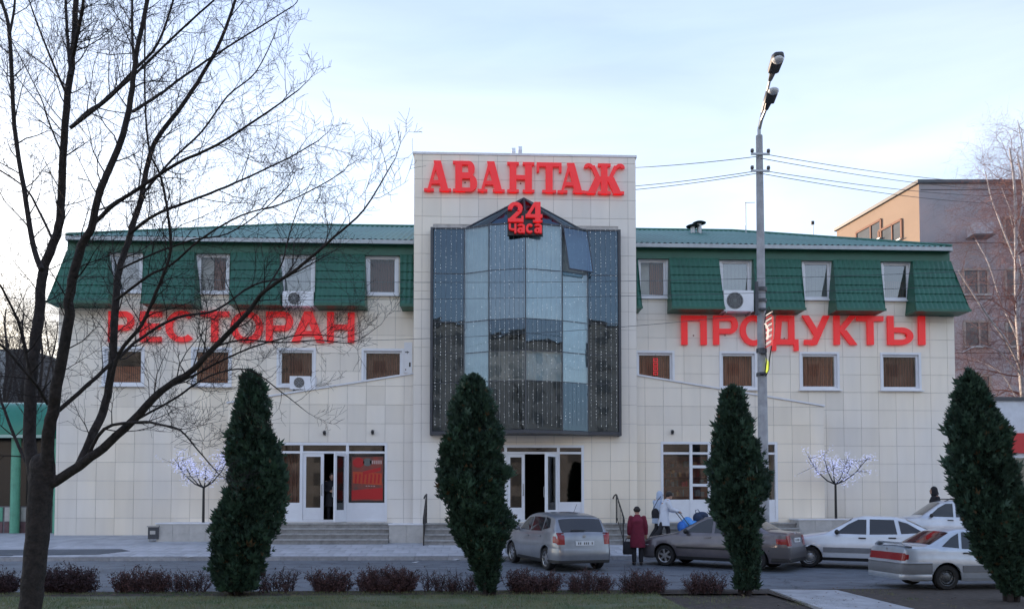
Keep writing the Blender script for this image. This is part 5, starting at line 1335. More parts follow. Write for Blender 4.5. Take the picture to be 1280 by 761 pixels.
# rear-left wheel of the hatchback touches (684,711), and so on
def wheel_pt(P, rear, left): return (P['L']/2-(P['ra'] if rear else P['fa']), (P['W']/2-.1)*(1 if left else -1))
c, fw = place(hatch, 685, 712.5, (-.36, .93), *wheel_pt(hatch, True, True)); car('parked_car', 'silver grey hatchback with red tail lamps parked at central steps', c, fw, hatch, 'cars parked before the building')
c, fw = place(sedan, 832, 707, (-.82, .57), *wheel_pt(sedan, False, True)); car('parked_car', 'brownish grey sedan parked partly behind a thuja beside lamp post', c, fw, sedan, 'cars parked before the building')
c, fw = place(ladah, 1012, 709, (-.90, .43), *wheel_pt(ladah, False, True)); car('parked_car', 'white hatchback with grey side moulding parked behind the silver spoiler sedan', c, fw, ladah, 'cars parked before the building')
c, fw = place(ladas, 1182, 737, (.998, .06), *wheel_pt(ladas, True, False)); car('parked_car', 'pale silver sedan with full width red tail lights and boot spoiler', c, fw, ladas, 'cars parked before the building')
p = at_depth(1098, 650, 27.0); fwv = (_r*-.97+Vector((_f.x,_f.y,0))*.22).normalized(); c = p - fwv*2.0
car('parked_car', 'silver estate car with black roof rails parked on pavement behind white hatchback', (c.x, c.y, 0), (fwv.x, fwv.y), suv, 'cars parked before the building')

# ------------------------------------------------------------------ people
skin = mat('skin', (.42,.25,.18), .55); hairm = mat('dark_hair', (.018,.014,.012), .7); eyem = mat('eye', (.02,.02,.02), .2)
def remesh(o, vox, sm=4):
    r = o.modifiers.new('r', 'REMESH'); r.mode = 'VOXEL'; r.voxel_size = vox; r.use_smooth_shade = True
    s = o.modifiers.new('s', 'SMOOTH'); s.iterations = sm; s.factor = .5
def person(label, loc, heading, height, J, top_m, leg_m, coat_end, hat=None, hood=None, shoe=None):
    """J: joints in a 1.75 m figure that faces -Y"""
    s = height/1.75
    t = thing('person', label, 'person', loc, heading)
    V = {k: Vector(v)*s for k, v in J.items()}
    b = MB()
    b.tube([V['pelvis']-Vector((0,0,.04*s)), V['pelvis'], V['waist'], V['chest'], V['neck']-Vector((0,0,.06*s))], [.10*s,.145*s,.125*s,.145*s,.09*s], 12)
    b.tube([V['neck']-Vector((0,0,.05*s)), V['neck'], V['head']], [.065*s,.055*s,.055*s], 10)
    b.ell(V['head'], (.076*s,.095*s,.118*s), 16, 12); fdir = (V['face']-V['head']).normalized()
    b.ell(V['head']+fdir*.095*s-Vector((0,0,.012*s)), (.013*s,.020*s,.022*s), 8, 6)             # nose
    b.ell(V['head']+fdir*.075*s-Vector((0,0,.075*s)), (.032*s,.025*s,.025*s), 8, 6)             # chin
    sd_ = fdir.cross(Vector((0,0,1))).normalized()
    for q in (-1, 1): b.ell(V['head']+sd_*q*.076*s, (.014*s,.02*s,.032*s), 8, 6)                # ears
    for q in ('L', 'R'):
        b.tube([V['sh'+q], V['el'+q], V['wr'+q]], [.055*s,.042*s,.030*s], 10); b.ell(V['sh'+q], (.06*s,)*3, 10, 8)
        d = (V['wr'+q]-V['el'+q]).normalized(); sx = d.cross(Vector((0,1,0)) if abs(d.y) < .8 else Vector((0,0,1))).normalized(); nz = d.cross(sx)
        pc_ = V['wr'+q]+d*.05*s; b.tube([V['wr'+q], pc_, pc_+d*.04*s], [.028*s,.036*s,.03*s], 8)
        for k, ln in enumerate((.060,.072,.068,.052)):                                            # four fingers, slightly curled
            o_ = pc_+d*.035*s+sx*(.030-.02*k)*s
            b.tube([o_, o_+d*ln*.55*s+nz*.006*s, o_+d*ln*.85*s+nz*.026*s], [.0105*s,.0095*s,.008*s], 6)
        b.tube([pc_-d*.01*s+sx*.030*s, pc_+d*.02*s+sx*.058*s+nz*.012*s, pc_+d*.055*s+sx*.062*s+nz*.02*s], [.013*s,.011*s,.009*s], 6)   # thumb
        b.tube([V['hip'+q], V['kn'+q], V['an'+q]], [.085*s,.058*s,.040*s], 10)
        ft = (V['to'+q]-V['an'+q]); ft.z = 0; ft.normalize()
        b.tube([V['an'+q], V['an'+q]-Vector((0,0,.04*s)), V['to'+q]], [.045*s,.05*s,.03*s], 8)
    body = b.build('body', skin, t, local=True); remesh(body, .010*s, 3)
    b = MB()
    for q in (-1, 1): b.ell(V['head']+fdir*.083*s+sd_*q*.032*s+Vector((0,0,.012*s)), (.012*s,.012*s,.009*s), 8, 6)
    b.build('eyes', eyem, body, smooth=60)
    # coat: torso to coat_end with sleeves
    b = MB(); ce = coat_end*s; pz = V['pelvis']
    hem = Vector(((V['knL'].x+V['knR'].x)/2*.6+pz.x*.4, (V['knL'].y+V['knR'].y)/2*.6+pz.y*.4, ce))
    def torso(pts):
        v = []; f = []; n_ = 18
        for (c_, rx, ry) in pts:
            for k in range(n_):
                a_ = 2*math.pi*k/n_; v.append(c_+Vector((rx*math.cos(a_)*s, ry*math.sin(a_)*s, 0)))
        for i in range(len(pts)-1):
            for k in range(n_): f.append((i*n_+k, i*n_+(k+1) % n_, (i+1)*n_+(k+1) % n_, (i+1)*n_+k))
        f += [tuple(range(n_-1, -1, -1)), tuple((len(pts)-1)*n_+k for k in range(n_))]
        b.add(v, f)
    torso([(hem,.235,.19),(hem*.5+pz*.5,.225,.185),(pz,.205,.17),(V['waist'],.185,.155),(V['chest'],.205,.16),(V['chest']*.4+V['neck']*.6+Vector((0,0,-.02*s)),.17,.13),(V['neck'],.085,.085),(V['neck']+Vector((0,0,.03*s)),.08,.08)])
    for q in ('L', 'R'):
        b.ell(V['sh'+q]-Vector((0,0,.02*s)), (.076*s,.08*s,.075*s), 12, 8)
        wv = V['wr'+q]; b.tube([V['sh'+q]*.8+V['chest']*.2, V['sh'+q]-Vector((0,0,.03*s)), V['sh'+q]*.5+V['el'+q]*.5, V['el'+q], V['el'+q]*.5+wv*.5, wv], [.075*s,.076*s,.074*s,.066*s,.06*s,.052*s], 12)
    coat = b.build('coat', top_m, t, local=True); remesh(coat, .016*s, 5)
    b = MB()
    for q in ('L', 'R'):
        b.tube([V['pelvis']*.6+V['hip'+q]*.4, V['hip'+q], V['hip'+q]*.5+V['kn'+q]*.5, V['kn'+q], V['kn'+q]*.5+V['an'+q]*.5, V['an'+q]+Vector((0,0,.0))], [.11*s,.105*s,.09*s,.074*s,.072*s,.062*s], 12)
    tr = b.build('trousers', leg_m, t, local=True); remesh(tr, .016*s, 4)
    for q in ('L', 'R'):
        b = MB(); a_ = V['an'+q]; to = V['to'+q]; bk = a_ - (to-a_)*.3
        b.tube([Vector((bk.x,bk.y,a_.z-.04*s)), a_-Vector((0,0,.035*s)), a_*.4+to*.6+Vector((0,0,.0)), to], [.042*s,.054*s,.048*s,.032*s], 10)
        sh_ = b.build('shoe', shoe or M['carblack'], t, local=True); remesh(sh_, .012*s, 3)
    if hat:
        b = MB(); b.ell(V['head']+Vector((0,0,.035*s))-fdir*.012*s, (.096*s,.112*s,.105*s), 14, 10); b.lathe([(.098*s,-.0),(.108*s,.0),(.108*s,.045*s),(.098*s,.05*s)], V['head']+Vector((0,0,.02*s)), 'Z', 16)
        h = b.build('hat', hat, t, local=True); remesh(h, .012*s, 3)
    elif hood:
        b = MB(); b.ell(V['head']-fdir*.03*s+Vector((0,0,.012*s)), (.112*s,.115*s,.145*s), 14, 10); b.tube([V['neck'], V['head']-fdir*.03*s], [.12*s,.11*s], 12)
        h = b.build('hood', hood, t, local=True); remesh(h, .012*s, 3)
    else:
        b = MB(); b.ell(V['head']-fdir*.022*s+Vector((0,0,.03*s)), (.088*s,.098*s,.108*s), 14, 10); h = b.build('hair', hairm, t, local=True); remesh(h, .012*s, 3)
    return t
def pose(**k):
    J = dict(pelvis=(0,0,.93), waist=(0,.0,1.10), chest=(0,.0,1.32), neck=(0,.01,1.50), head=(0,-.02,1.635), face=(0,-.12,1.63),
      shL=(.19,.01,1.42), elL=(.25,.03,1.14), wrL=(.24,-.05,.90), shR=(-.19,.01,1.42), elR=(-.25,.03,1.14), wrR=(-.24,-.05,.90),
      hipL=(.095,0,.90), knL=(.10,-.01,.49), anL=(.10,.03,.09), toL=(.12,-.14,.035), hipR=(-.095,0,.90), knR=(-.10,-.01,.49), anR=(-.10,.03,.09), toR=(-.12,-.14,.035))
    J.update(k); return J
dk = mat('dark_cloth', (.014,.014,.018), .85, var=.3, vscale=8); redc = mat('crimson_cloth', (.145,.010,.030), .85, var=.2, vscale=7, bump=.2, bscale=14); whc = mat('white_quilt', (.58,.62,.70), .7, var=.06, vscale=6, bump=.3, bscale=12); bluec = mat('pale_blue_cloth', (.42,.50,.64), .75, var=.08, vscale=6)
g = on_ground(797, 706)
red_person = person('person in long crimson coat and dark cap seen from behind', g, R(176), 1.66, pose(head=(0,-.09,1.60), face=(0,-.2,1.54), neck=(0,-.045,1.47), chest=(0,-.01,1.31), elL=(.25,.03,1.14), wrL=(.25,-.02,.90), elR=(-.25,.03,1.14), wrR=(-.26,-.02,.90)), redc, dk, .52, hat=hairm)
# shopping bag held at the left side
hb = Matrix.Translation(g) @ Matrix.Rotation(R(176), 4, 'Z')
wl_ = hb @ (Vector((.27,-.02,.80))*1.66/1.75)
bg_ = thing('shopping_bag', 'black shopping bag hanging from hand of person in crimson coat', 'bag', (wl_.x, wl_.y, wl_.z-.46))
b = MB(); v = []
for (z, hx, hy) in ((-.46,.14,.06),(-.40,.16,.08),(-.20,.15,.075),(-.10,.13,.04)):
    for k in range(12):
        a_ = 2*math.pi*k/12; v.append((wl_.x+hx*math.copysign(abs(math.cos(a_))**.5, math.cos(a_)), wl_.y+hy*math.copysign(abs(math.sin(a_))**.5, math.sin(a_)), wl_.z+z))
f = [(i*12+k, i*12+(k+1) % 12, (i+1)*12+(k+1) % 12, (i+1)*12+k) for i in range(3) for k in range(12)] + [tuple(range(11,-1,-1)), tuple(range(36,48))]
b.add(v, f); b.build('sack', dk, bg_, smooth=50)
MB().tube([(wl_.x-.09, wl_.y, wl_.z-.11), (wl_.x-.05, wl_.y, wl_.z-.01), (wl_.x, wl_.y, wl_.z+.015), (wl_.x+.05, wl_.y, wl_.z-.01), (wl_.x+.09, wl_.y, wl_.z-.11)], .010, 6).build('handle', dk, bg_)
# walker in white coat pushing a pushchair to the right
gy = -2.75; gx = on_y(829, 640, gy).x; g = Vector((gx, gy, gz(gy)))
person('person in white quilted coat with dark cap pushing a pushchair', g, R(96), 1.80, pose(chest=(0,-.08,1.30), waist=(0,-.03,1.10), neck=(0,-.14,1.47), head=(0,-.21,1.60), face=(0,-.32,1.58), shL=(.19,-.09,1.40), shR=(-.19,-.09,1.40), elL=(.24,-.20,1.16), wrL=(.17,-.46,1.08), elR=(-.24,-.20,1.16), wrR=(-.17,-.46,1.08),
   knL=(.10,-.20,.50), anL=(.10,-.22,.09), toL=(.10,-.40,.035), knR=(-.10,.14,.49), anR=(-.10,.42,.17), toR=(-.10,.36,.03)), whc, dk, .62, hat=hairm)
g2 = Vector((on_y(821.5, 640, gy+.45).x, gy+.45, gz(gy+.45)))
person('person in pale blue hooded coat walking beside white quilted coat', g2, R(100), 1.76, pose(chest=(0,-.05,1.31), neck=(0,-.08,1.49), head=(0,-.12,1.62), face=(0,-.23,1.62), elL=(.24,-.08,1.14), wrL=(.18,-.28,1.02), elR=(-.26,.02,1.14), wrR=(-.24,-.12,.95), knL=(.10,-.16,.49), anL=(.10,-.10,.09), toL=(.10,-.28,.035), knR=(-.10,.08,.49), anR=(-.10,.32,.14), toR=(-.10,.24,.03)), bluec, dk, .66, hood=bluec)
sb = on_y(819, 641, gy-.05)
hbg = thing('shoulder_bag', 'black shoulder bag hanging at side of white coated walker', 'bag', (sb.x, sb.y, sb.z-.3))
b = MB(); b.ell((sb.x, sb.y, sb.z), (.13,.07,.17), 12, 10); b.box(sb.x-.11, sb.x+.11, sb.y-.055, sb.y+.055, sb.z-.17, sb.z+.06); b.build('pouch', dk, hbg, smooth=60)
MB().tube([(sb.x-.06, sb.y, sb.z+.15), (sb.x+.08, sb.y, sb.z+.42), (sb.x+.2, sb.y, sb.z+.57)], .012, 5).build('strap', dk, hbg)
# pushchair
pg0 = Vector((gx+.95, gy+.05, gz(gy+.05)))
pc2 = thing('pushchair', 'bright blue pushchair with dark frame in front of white coated walker', 'pushchair', pg0)
blu = mat('blue_cloth', (.035,.16,.55), .7, var=.25, vscale=5, bump=.3, bscale=9); blu2 = mat('sky_blue_cloth', (.10,.33,.75), .7, var=.2, vscale=6, bump=.3, bscale=9); navy = mat('navy_cloth', (.012,.028,.07), .7, var=.3, vscale=6)
P0 = pg0
b = MB(); b.ell(P0+Vector((.12,0,.62)), (.36,.24,.20), 16, 10); b.ell(P0+Vector((-.12,0,.72)), (.20,.22,.22), 12, 8); o = b.build('seat', blu2, pc2, smooth=60)
b = MB(); b.ell(P0+Vector((-.30,0,.60)), (.16,.24,.20), 12, 8); b.build('foot_bag', blu, pc2, smooth=60)
for y in (-.24, .24):
    MB().tube([P0+Vector((-.50,y,1.12)), P0+Vector((-.40,y,1.02)), P0+Vector((-.1,y,.62)), P0+Vector((.36,y,.14))], .015, 6).build('frame_tube', M['black'], pc2)
    MB().tube([P0+Vector((-.36,y,.14)), P0+Vector((.02,y,.52)), P0+Vector((.25,y,.80))], .015, 6).build('frame_tube', M['black'], pc2)
    for x in (-.36, .36): 
        w = MB().lathe([(.06,-.02),(.13,-.02),(.14,0),(.13,.02),(.06,.02),(.06,-.02)], P0+Vector((x, y, .14)), 'Y', 16); w.build('wheel', M['rubber'], pc2, smooth=40)
MB().tube([P0+Vector((-.50,-.24,1.12)), P0+Vector((-.53,-.12,1.14)), P0+Vector((-.53,.12,1.14)), P0+Vector((-.50,.24,1.12))], .018, 6).build('push_handle', M['black'], pc2)
bp = P0+Vector((.42,-.02,-.02))
bk = thing('backpack', 'navy blue bag with loop handle riding on the pushchair', 'bag', (bp.x-.1, bp.y, bp.z+.72))
b = MB(); b.ell(bp+Vector((-.16,0,.92)), (.20,.17,.19), 14, 10); b.ell(bp+Vector((.02,.02,.90)), (.19,.16,.15), 14, 10); b.ell(bp+Vector((-.05,-.03,1.0)), (.22,.12,.13), 14, 10); o = b.build('sack', navy, bk); remesh(o, .012, 3)
MB().tube([bp+Vector((-.24,0,1.06)), bp+Vector((-.27,0,1.17)), bp+Vector((-.18,0,1.20)), bp+Vector((-.10,0,1.08))], .013, 6).build('handle', navy, bk)
# someone in black in the open doorway
dy_ = PROJP+.35; g3 = Vector((on_y(414.5, 620, dy_).x, dy_, LAND-.01))
person('person in black coat standing in open shop doorway looking down', g3, R(14), 1.76, pose(head=(0,-.06,1.62), face=(0,-.15,1.56), elL=(.27,-.02,1.15), wrL=(.10,-.26,1.12), elR=(-.27,-.02,1.15), wrR=(-.06,-.26,1.10)), dk, dk, .55)
# hooded passer-by behind the estate car
hy = -1.95 + .0; g4 = on_y(1168.5, 620, -2.1); g4 = Vector((g4.x, -2.1, gz(-2.1)))
person('person in dark hooded jacket walking behind the silver estate car', g4, R(-100), 1.90, pose(head=(0,-.05,1.63)), dk, dk, .80, hood=dk)
# ------------------------------------------------------------------ bare trees
def grow(b, p, d, L, r, lev, rg, droop=0.0, upw=.25, wob=.28, maxlev=3, kids=(5, 4, 3), spread=.75):
    """one twig with its side twigs"""
    n = 5 if lev == 0 else 4 if lev == 1 else 3
    pts = [p.copy()]; rad = [r]; d = d.normalized(); cur = p.copy()
    for i in range(n):
        d = (d + Vector((rg.gauss(0, wob), rg.gauss(0, wob), rg.gauss(0, wob)))*.6 + Vector((0, 0, upw*.4-droop*(i+1)/n))).normalized()
        cur = cur + d*(L/n); pts.append(cur.copy()); rad.append(max(r*(1-.8*(i+1)/n), .0018))
    b.tube(pts, rad, 5 if r > .012 else 3, caps=False)
    if lev >= maxlev: return
    k = kids[min(lev, len(kids)-1)]
    for j in range(k):
        t = .25+.75*(j+rg.random())/k; i = min(int(t*n), n-1); q = pts[i]+(pts[i+1]-pts[i])*(t*n-i)
        ax = (pts[i+1]-pts[i]).normalized(); side = Vector((rg.gauss(0,1), rg.gauss(0,1), rg.gauss(0,1))); side = (side-ax*side.dot(ax)).normalized()
        nd = ax*(1-spread*.45)+side*spread
        grow(b, q, nd, L*rg.uniform(.38,.62), max(rad[i]*.6, .002), lev+1, rg, droop, upw, wob, maxlev, kids, spread)
def limb(px_pts, D, w0, w1, dslope=0.0, bow=0.0):
    """photo polyline -> 3-D limb at depth D that leans towards or away from the viewer"""
    n = len(px_pts); P = []; rad = []
    for i, (x, y) in enumerate(px_pts):
        t = i/(n-1); d = D + dslope*t + bow*math.sin(t*math.pi); P.append(at_depth(x, y, d)); rad.append((w0+(w1-w0)*t)/2/F*d)
    # smooth (Catmull-Rom)
    Q = []; Rr = []
    for i in range(n-1):
        p0, p1, p2, p3 = P[max(i-1,0)], P[i], P[i+1], P[min(i+2,n-1)]
        for k in range(4):
            t = k/4; Q.append(.5*((2*p1)+(p2-p0)*t+(2*p0-5*p1+4*p2-p3)*t*t+(3*p1-p0-3*p2+p3)*t**3)); Rr.append(rad[i]+(rad[i+1]-rad[i])*t)
    Q.append(P[-1]); Rr.append(rad[-1])
    for i in range(1, len(Q)-1):
        k = min(Rr[i]*.10, .006); Q[i] = Q[i]+Vector((rnd.gauss(0,k), rnd.gauss(0,k), rnd.gauss(0,k)))
    return Q, Rr
def bark(name, c, c2, scale):
    m = mat(name, c, .92, var=.35, vscale=scale, c2=c2, bump=.9, bscale=scale*2.2); return m
bk1 = bark('dark_bark', (.011,.009,.009), (.036,.028,.026), 14)
TD = 10.0
tb = at_depth(38, 790, TD); tb = Vector((tb.x, tb.y, 0))
tree = thing('bare_tree', 'large bare dark-barked tree with many stems beside the lawn', 'tree', tb)
limbs = [
 ([(36,812),(38,761),(44,700),(48,650),(51,610),(53,580)], 31, 36, 0, 0, 1),
 ([(46,610),(38,560),(37,510),(42,450),(49,395),(53,340),(66,306),(75,275),(79,197),(85,118),(91,71),(95,0),(98,-60)], 19, 7, .8, .2, 1),
 ([(60,600),(60,550),(66,515),(73,469),(84,406),(90,350),(103,305),(114,285),(126,236),(154,169),(165,110),(170,70),(184,0),(190,-50)], 19, 5, -.9, -.3, 1),
 ([(52,337),(40,300),(30,236),(18,158),(12,43),(2,0),(-6,-40)], 9, 4, .8, 0, 1),
 ([(60,606),(99,582),(128,560),(165,527),(202,488),(240,463),(268,434),(312,388),(331,364),(373,335),(418,296),(455,262),(490,205)], 15, 1.6, -1.6, .4, 1),
 ([(99,582),(117,540),(130,510),(139,469),(145,375),(149,337),(159,305),(177,244),(185,205),(197,173),(229,130),(252,95),(276,51),(294,0),(300,-30)], 13, 3.5, 1.2, .3, 1),
 ([(133,505),(148,444),(177,406),(195,365),(211,324),(213,292),(201,221),(187,189),(181,118),(182,0)], 6.5, 2.5, -1.0, 0, 1),
 ([(108,575),(130,536),(175,527),(202,531),(226,538),(247,562),(274,593)], 6, 1.6, -1.1, 0, 1),
 ([(73,513),(100,490),(126,466),(151,444),(177,422),(221,397),(271,387),(315,357),(360,345),(410,318)], 7, 1.6, 1.4, 0, 1),
 ([(114,283),(140,258),(173,236),(221,205),(272,181),(320,150),(352,128),(374,112)], 7, 1.6, -1.5, 0, 1),
 ([(165,140),(200,118),(221,102),(272,67),(320,37),(366,8)], 5, 1.6, 1.2, 0, 1),
 ([(88,160),(110,140),(130,126),(165,91),(197,55),(217,0),(225,-30)], 6, 2.5, .9, 0, 1),
 ([(91,158),(130,128),(162,99),(225,39),(268,0),(290,-20)], 5, 2, -1.1, 0, 1),
 ([(162,292),(195,268),(236,252),(284,233),(320,217),(360,198),(398,176)], 5.5, 1.5, -1.0, .3, 1),
 ([(91,71),(100,30),(106,-10)], 6, 4, -.5, 0, 1), ([(88,95),(84,40),(81,-20)], 6, 4, .5, 0, 1), ([(167,75),(165,30),(166,-20)], 5, 3.5, .4, 0, 1),
 ([(66,300),(48,262),(32,236),(0,213),(-20,205)], 4, 1.8, .7, 0, 1),
 ([(41,475),(30,430),(22,400),(10,375),(0,356),(-15,338)], 5, 3, -.6, 0, 1),
 ([(60,505),(48,485),(35,469),(9,438),(-8,425)], 5.5, 3.5, -.9, 0, 1),
 ([(40,590),(24,560),(0,498),(-14,470)], 6, 3, .7, 0, 1),
 ([(202,488),(240,470),(300,440),(345,425),(385,418),(430,422)], 4, 1.3, -.6, 0, 1),
 ([(165,527),(215,500),(262,470),(310,462),(352,490),(380,512)], 4, 1.1, .5, 0, 1),
 ([(268,434),(300,425),(352,428),(398,425),(440,428),(470,410)], 3, 1, -.5, 0, 1),
 ([(331,364),(352,330),(360,300),(372,262),(390,225)], 2.8, 1, .6, 0, 1),
 ([(145,375),(185,345),(215,330),(250,300),(300,270),(352,255),(395,235),(430,214)], 4.5, 1.2, -1.2, 0, 1),
 ([(177,244),(215,200),(252,165),(285,120),(320,90),(345,40)], 4, 1.3, .8, 0, 1),
 ([(149,337),(190,318),(240,300),(285,292),(330,262),(365,228)], 3.5, 1.2, -.8, 0, 1),
 ([(12,43),(18,10),(19,-30)], 4, 3, .2, 0, 1), ([(79,197),(60,150),(50,120),(15,52)], 3, 1.2, -.6, 0, 1), ([(84,120),(58,60),(36,0)], 4, 2, -.5, 0, 1),
 ([(85,110),(60,85),(40,70),(10,45)], 2.5, 1, .5, 0, 1), ([(78,165),(40,120),(14,88)], 2, .8, -.3, 0, 1),
]
rg = random.Random(11); tw = MB(); ntw = 0; fork = MB()
for i, (pp_, w0, w1, ds, bw, g_) in enumerate(limbs):
    Q, Rr = limb(pp_, TD, w0*.78, w1*.78, ds, bw)
    if i in (0, 1, 2, 4, 5):
        kq = len(Q) if i == 0 else int(len(Q)*.36); fork.tube(Q[:kq], [r_*1.02+.004 for r_ in Rr[:kq]], 14)
        if i == 0: fork.ell(Q[-1], (Rr[-1]*1.02,)*3, 14, 10)
    if i == 0: continue
    MB().tube(Q, Rr, 12 if w0 > 10 else 8).build('limb', bk1, tree, smooth=60)
    tot = sum((Q[k+1]-Q[k]).length for k in range(len(Q)-1)); acc = 0; nxt = tot*(.28 if w0 > 9 else .12)
    for k in range(len(Q)-1):
        seg = (Q[k+1]-Q[k]).length; acc += seg
        while nxt < acc:
            ax = (Q[k+1]-Q[k]).normalized(); side = Vector((rg.gauss(0,1), rg.gauss(0,.8), rg.gauss(.25,1))); side = (side-ax*side.dot(ax)).normalized()
            fr_ = nxt/tot
            grow(tw, Q[k], ax*.55+side*.8+Vector((.12,0,.1)), rg.uniform(.45,1.1)*(1.15-.60*fr_), max(.0045, min(.010, Rr[k]*.45)), 0, rg, upw=.22, maxlev=2, kids=(6, 4), spread=.8)
            nxt += rg.uniform(.12,.28)
    grow(tw, Q[-1], Q[-1]-Q[-2], .4, Rr[-1], 0, rg, maxlev=2, kids=(6, 4))
o = fork.build('trunk', bk1, tree); remesh(o, .014, 6)
tw.build('crown', mat('twig_bark', (.013,.010,.010), .9), tree)
# birches at the right, bare trees at the far left
def birch(name, label, px, base_y, D, lbs, seed, tm, bm_, zg=.65):
    g0 = at_depth(px, base_y, D); t = thing(name, label, 'tree', (g0.x, g0.y, zg)); rg = random.Random(seed); tw = MB()
    for i, (pp_, w0, w1, ds) in enumerate(lbs):
        Q, Rr = limb(pp_, D, w0, w1, ds)
        if i == 0: Q[0].z = zg-.1
        MB().tube(Q, Rr, 8).build('trunk' if i == 0 else 'limb', bm_, t, smooth=60)
        for k in range(3 if i == 0 else 1, len(Q)-1):
            for q in range(2):
                side = Vector((rg.gauss(0,1), rg.gauss(0,1), rg.gauss(.3,.7))).normalized()
                grow(tw, Q[k], (Q[k+1]-Q[k]).normalized()*.4+side, rg.uniform(1.3,2.8), max(.010, Rr[k]*.3), 0, rg, droop=.34, upw=.3, maxlev=2, kids=(9, 6), spread=.8)
    tw.build('crown', tm, t); return t
bw = mat('birch_bark', (.52,.49,.50), .8, var=.5, vscale=7, c2=(.66,.63,.64)); bt = mat('birch_twig', (.17,.080,.075), .85)
birch('birch_tree', 'bare white-limbed birch in front of the grey and peach block', 1284, 640, 37, [
 ([(1288,650),(1282,540),(1276,450),(1271,380),(1270,300),(1268,230),(1262,185)], 9, 2, 0),
 ([(1280,470),(1262,432),(1240,402),(1217,368),(1198,338)], 3.4, 1.5, -1.5),
 ([(1279,440),(1262,400),(1252,380),(1236,330),(1220,300)], 2.5, 1, 1.5), ([(1273,390),(1285,330),(1300,270),(1305,200)], 3, 1.2, -1),
 ([(1271,330),(1255,290),(1240,250),(1232,215)], 2.4, 1, 1), ([(1278,470),(1250,440),(1225,432),(1203,440)], 2, 1, -2), ([(1282,520),(1255,470),(1235,456),(1215,448)], 1.8, .8, 2),
 ([(1270,300),(1280,240),(1278,190),(1272,150)], 2, .8, -1)], 5, bt, bw)
birch('birch_tree', 'slender birch behind the white-limbed birch rising above grey block', 1300, 640, 42, [
 ([(1310,655),(1305,560),(1300,450),(1292,350),(1284,275),(1278,225),(1272,195)], 8, 1.5, 0),
 ([(1300,440),(1285,370),(1272,310),(1262,265)], 2.5, 1, -1), ([(1292,345),(1276,300),(1262,260),(1252,235)], 2, .8, 1), ([(1286,280),(1296,230),(1300,190)], 2, .8, 0)], 9, bt, bw)
fbk = mat('far_bark', (.03,.024,.022), .9)
for i, (px, D, top) in enumerate(((-30, 46, 365), (6, 52, 385), (28, 56, 392), (50, 50, 388), (78, 55, 372))):
    birch('bare_tree', ['bare tree standing farthest from tiled building behind the slate block', 'small bare tree rising over dark slate block', 'thin bare tree between slate block and tiled building', 'bushy bare tree behind kiosk roof', 'bare tree behind the mansard end beside the kiosk'][i], px, 640, D,
      [([(px,640),(px+2,560),(px-1,500),(px+3,450),(px,top+20),(px+2,top)], 6, 1.2, 0), ([(px,520),(px-10,470),(px-18,430),(px-24,top+10)], 3, .8, 1), ([(px,510),(px+12,460),(px+20,425),(px+22,top+15)], 3, .8, -1)], 30+i, fbk, fbk)
# trees across the street, mirrored in the glass
for i, x in enumerate((-22, -9, 6, 17, 30)):
    zt_h = rnd.uniform(9, 12); y = -61+rnd.uniform(-3, 3)
    t = thing('bare_tree', 'bare street tree across the road, number set in the far row', 'tree', (x, y, 0), group='bare trees across the street'); t['label'] = 'bare street tree in the row across the far road'
    rgx = random.Random(60+i); b = MB(); Q = [Vector((x+rgx.uniform(-.2,.2), y, zt_h*k/7)) for k in range(8)]; MB().tube(Q, [.2-.022*k for k in range(8)], 8).build('trunk', fbk, t)
    for k in range(2, 8):
        for q in range(5): grow(b, Q[k], Vector((rgx.gauss(0,1), rgx.gauss(0,1), .8)), rgx.uniform(2,4), .04, 0, rgx, upw=.3, maxlev=1, kids=(6,))
    b.build('crown', fbk, t)

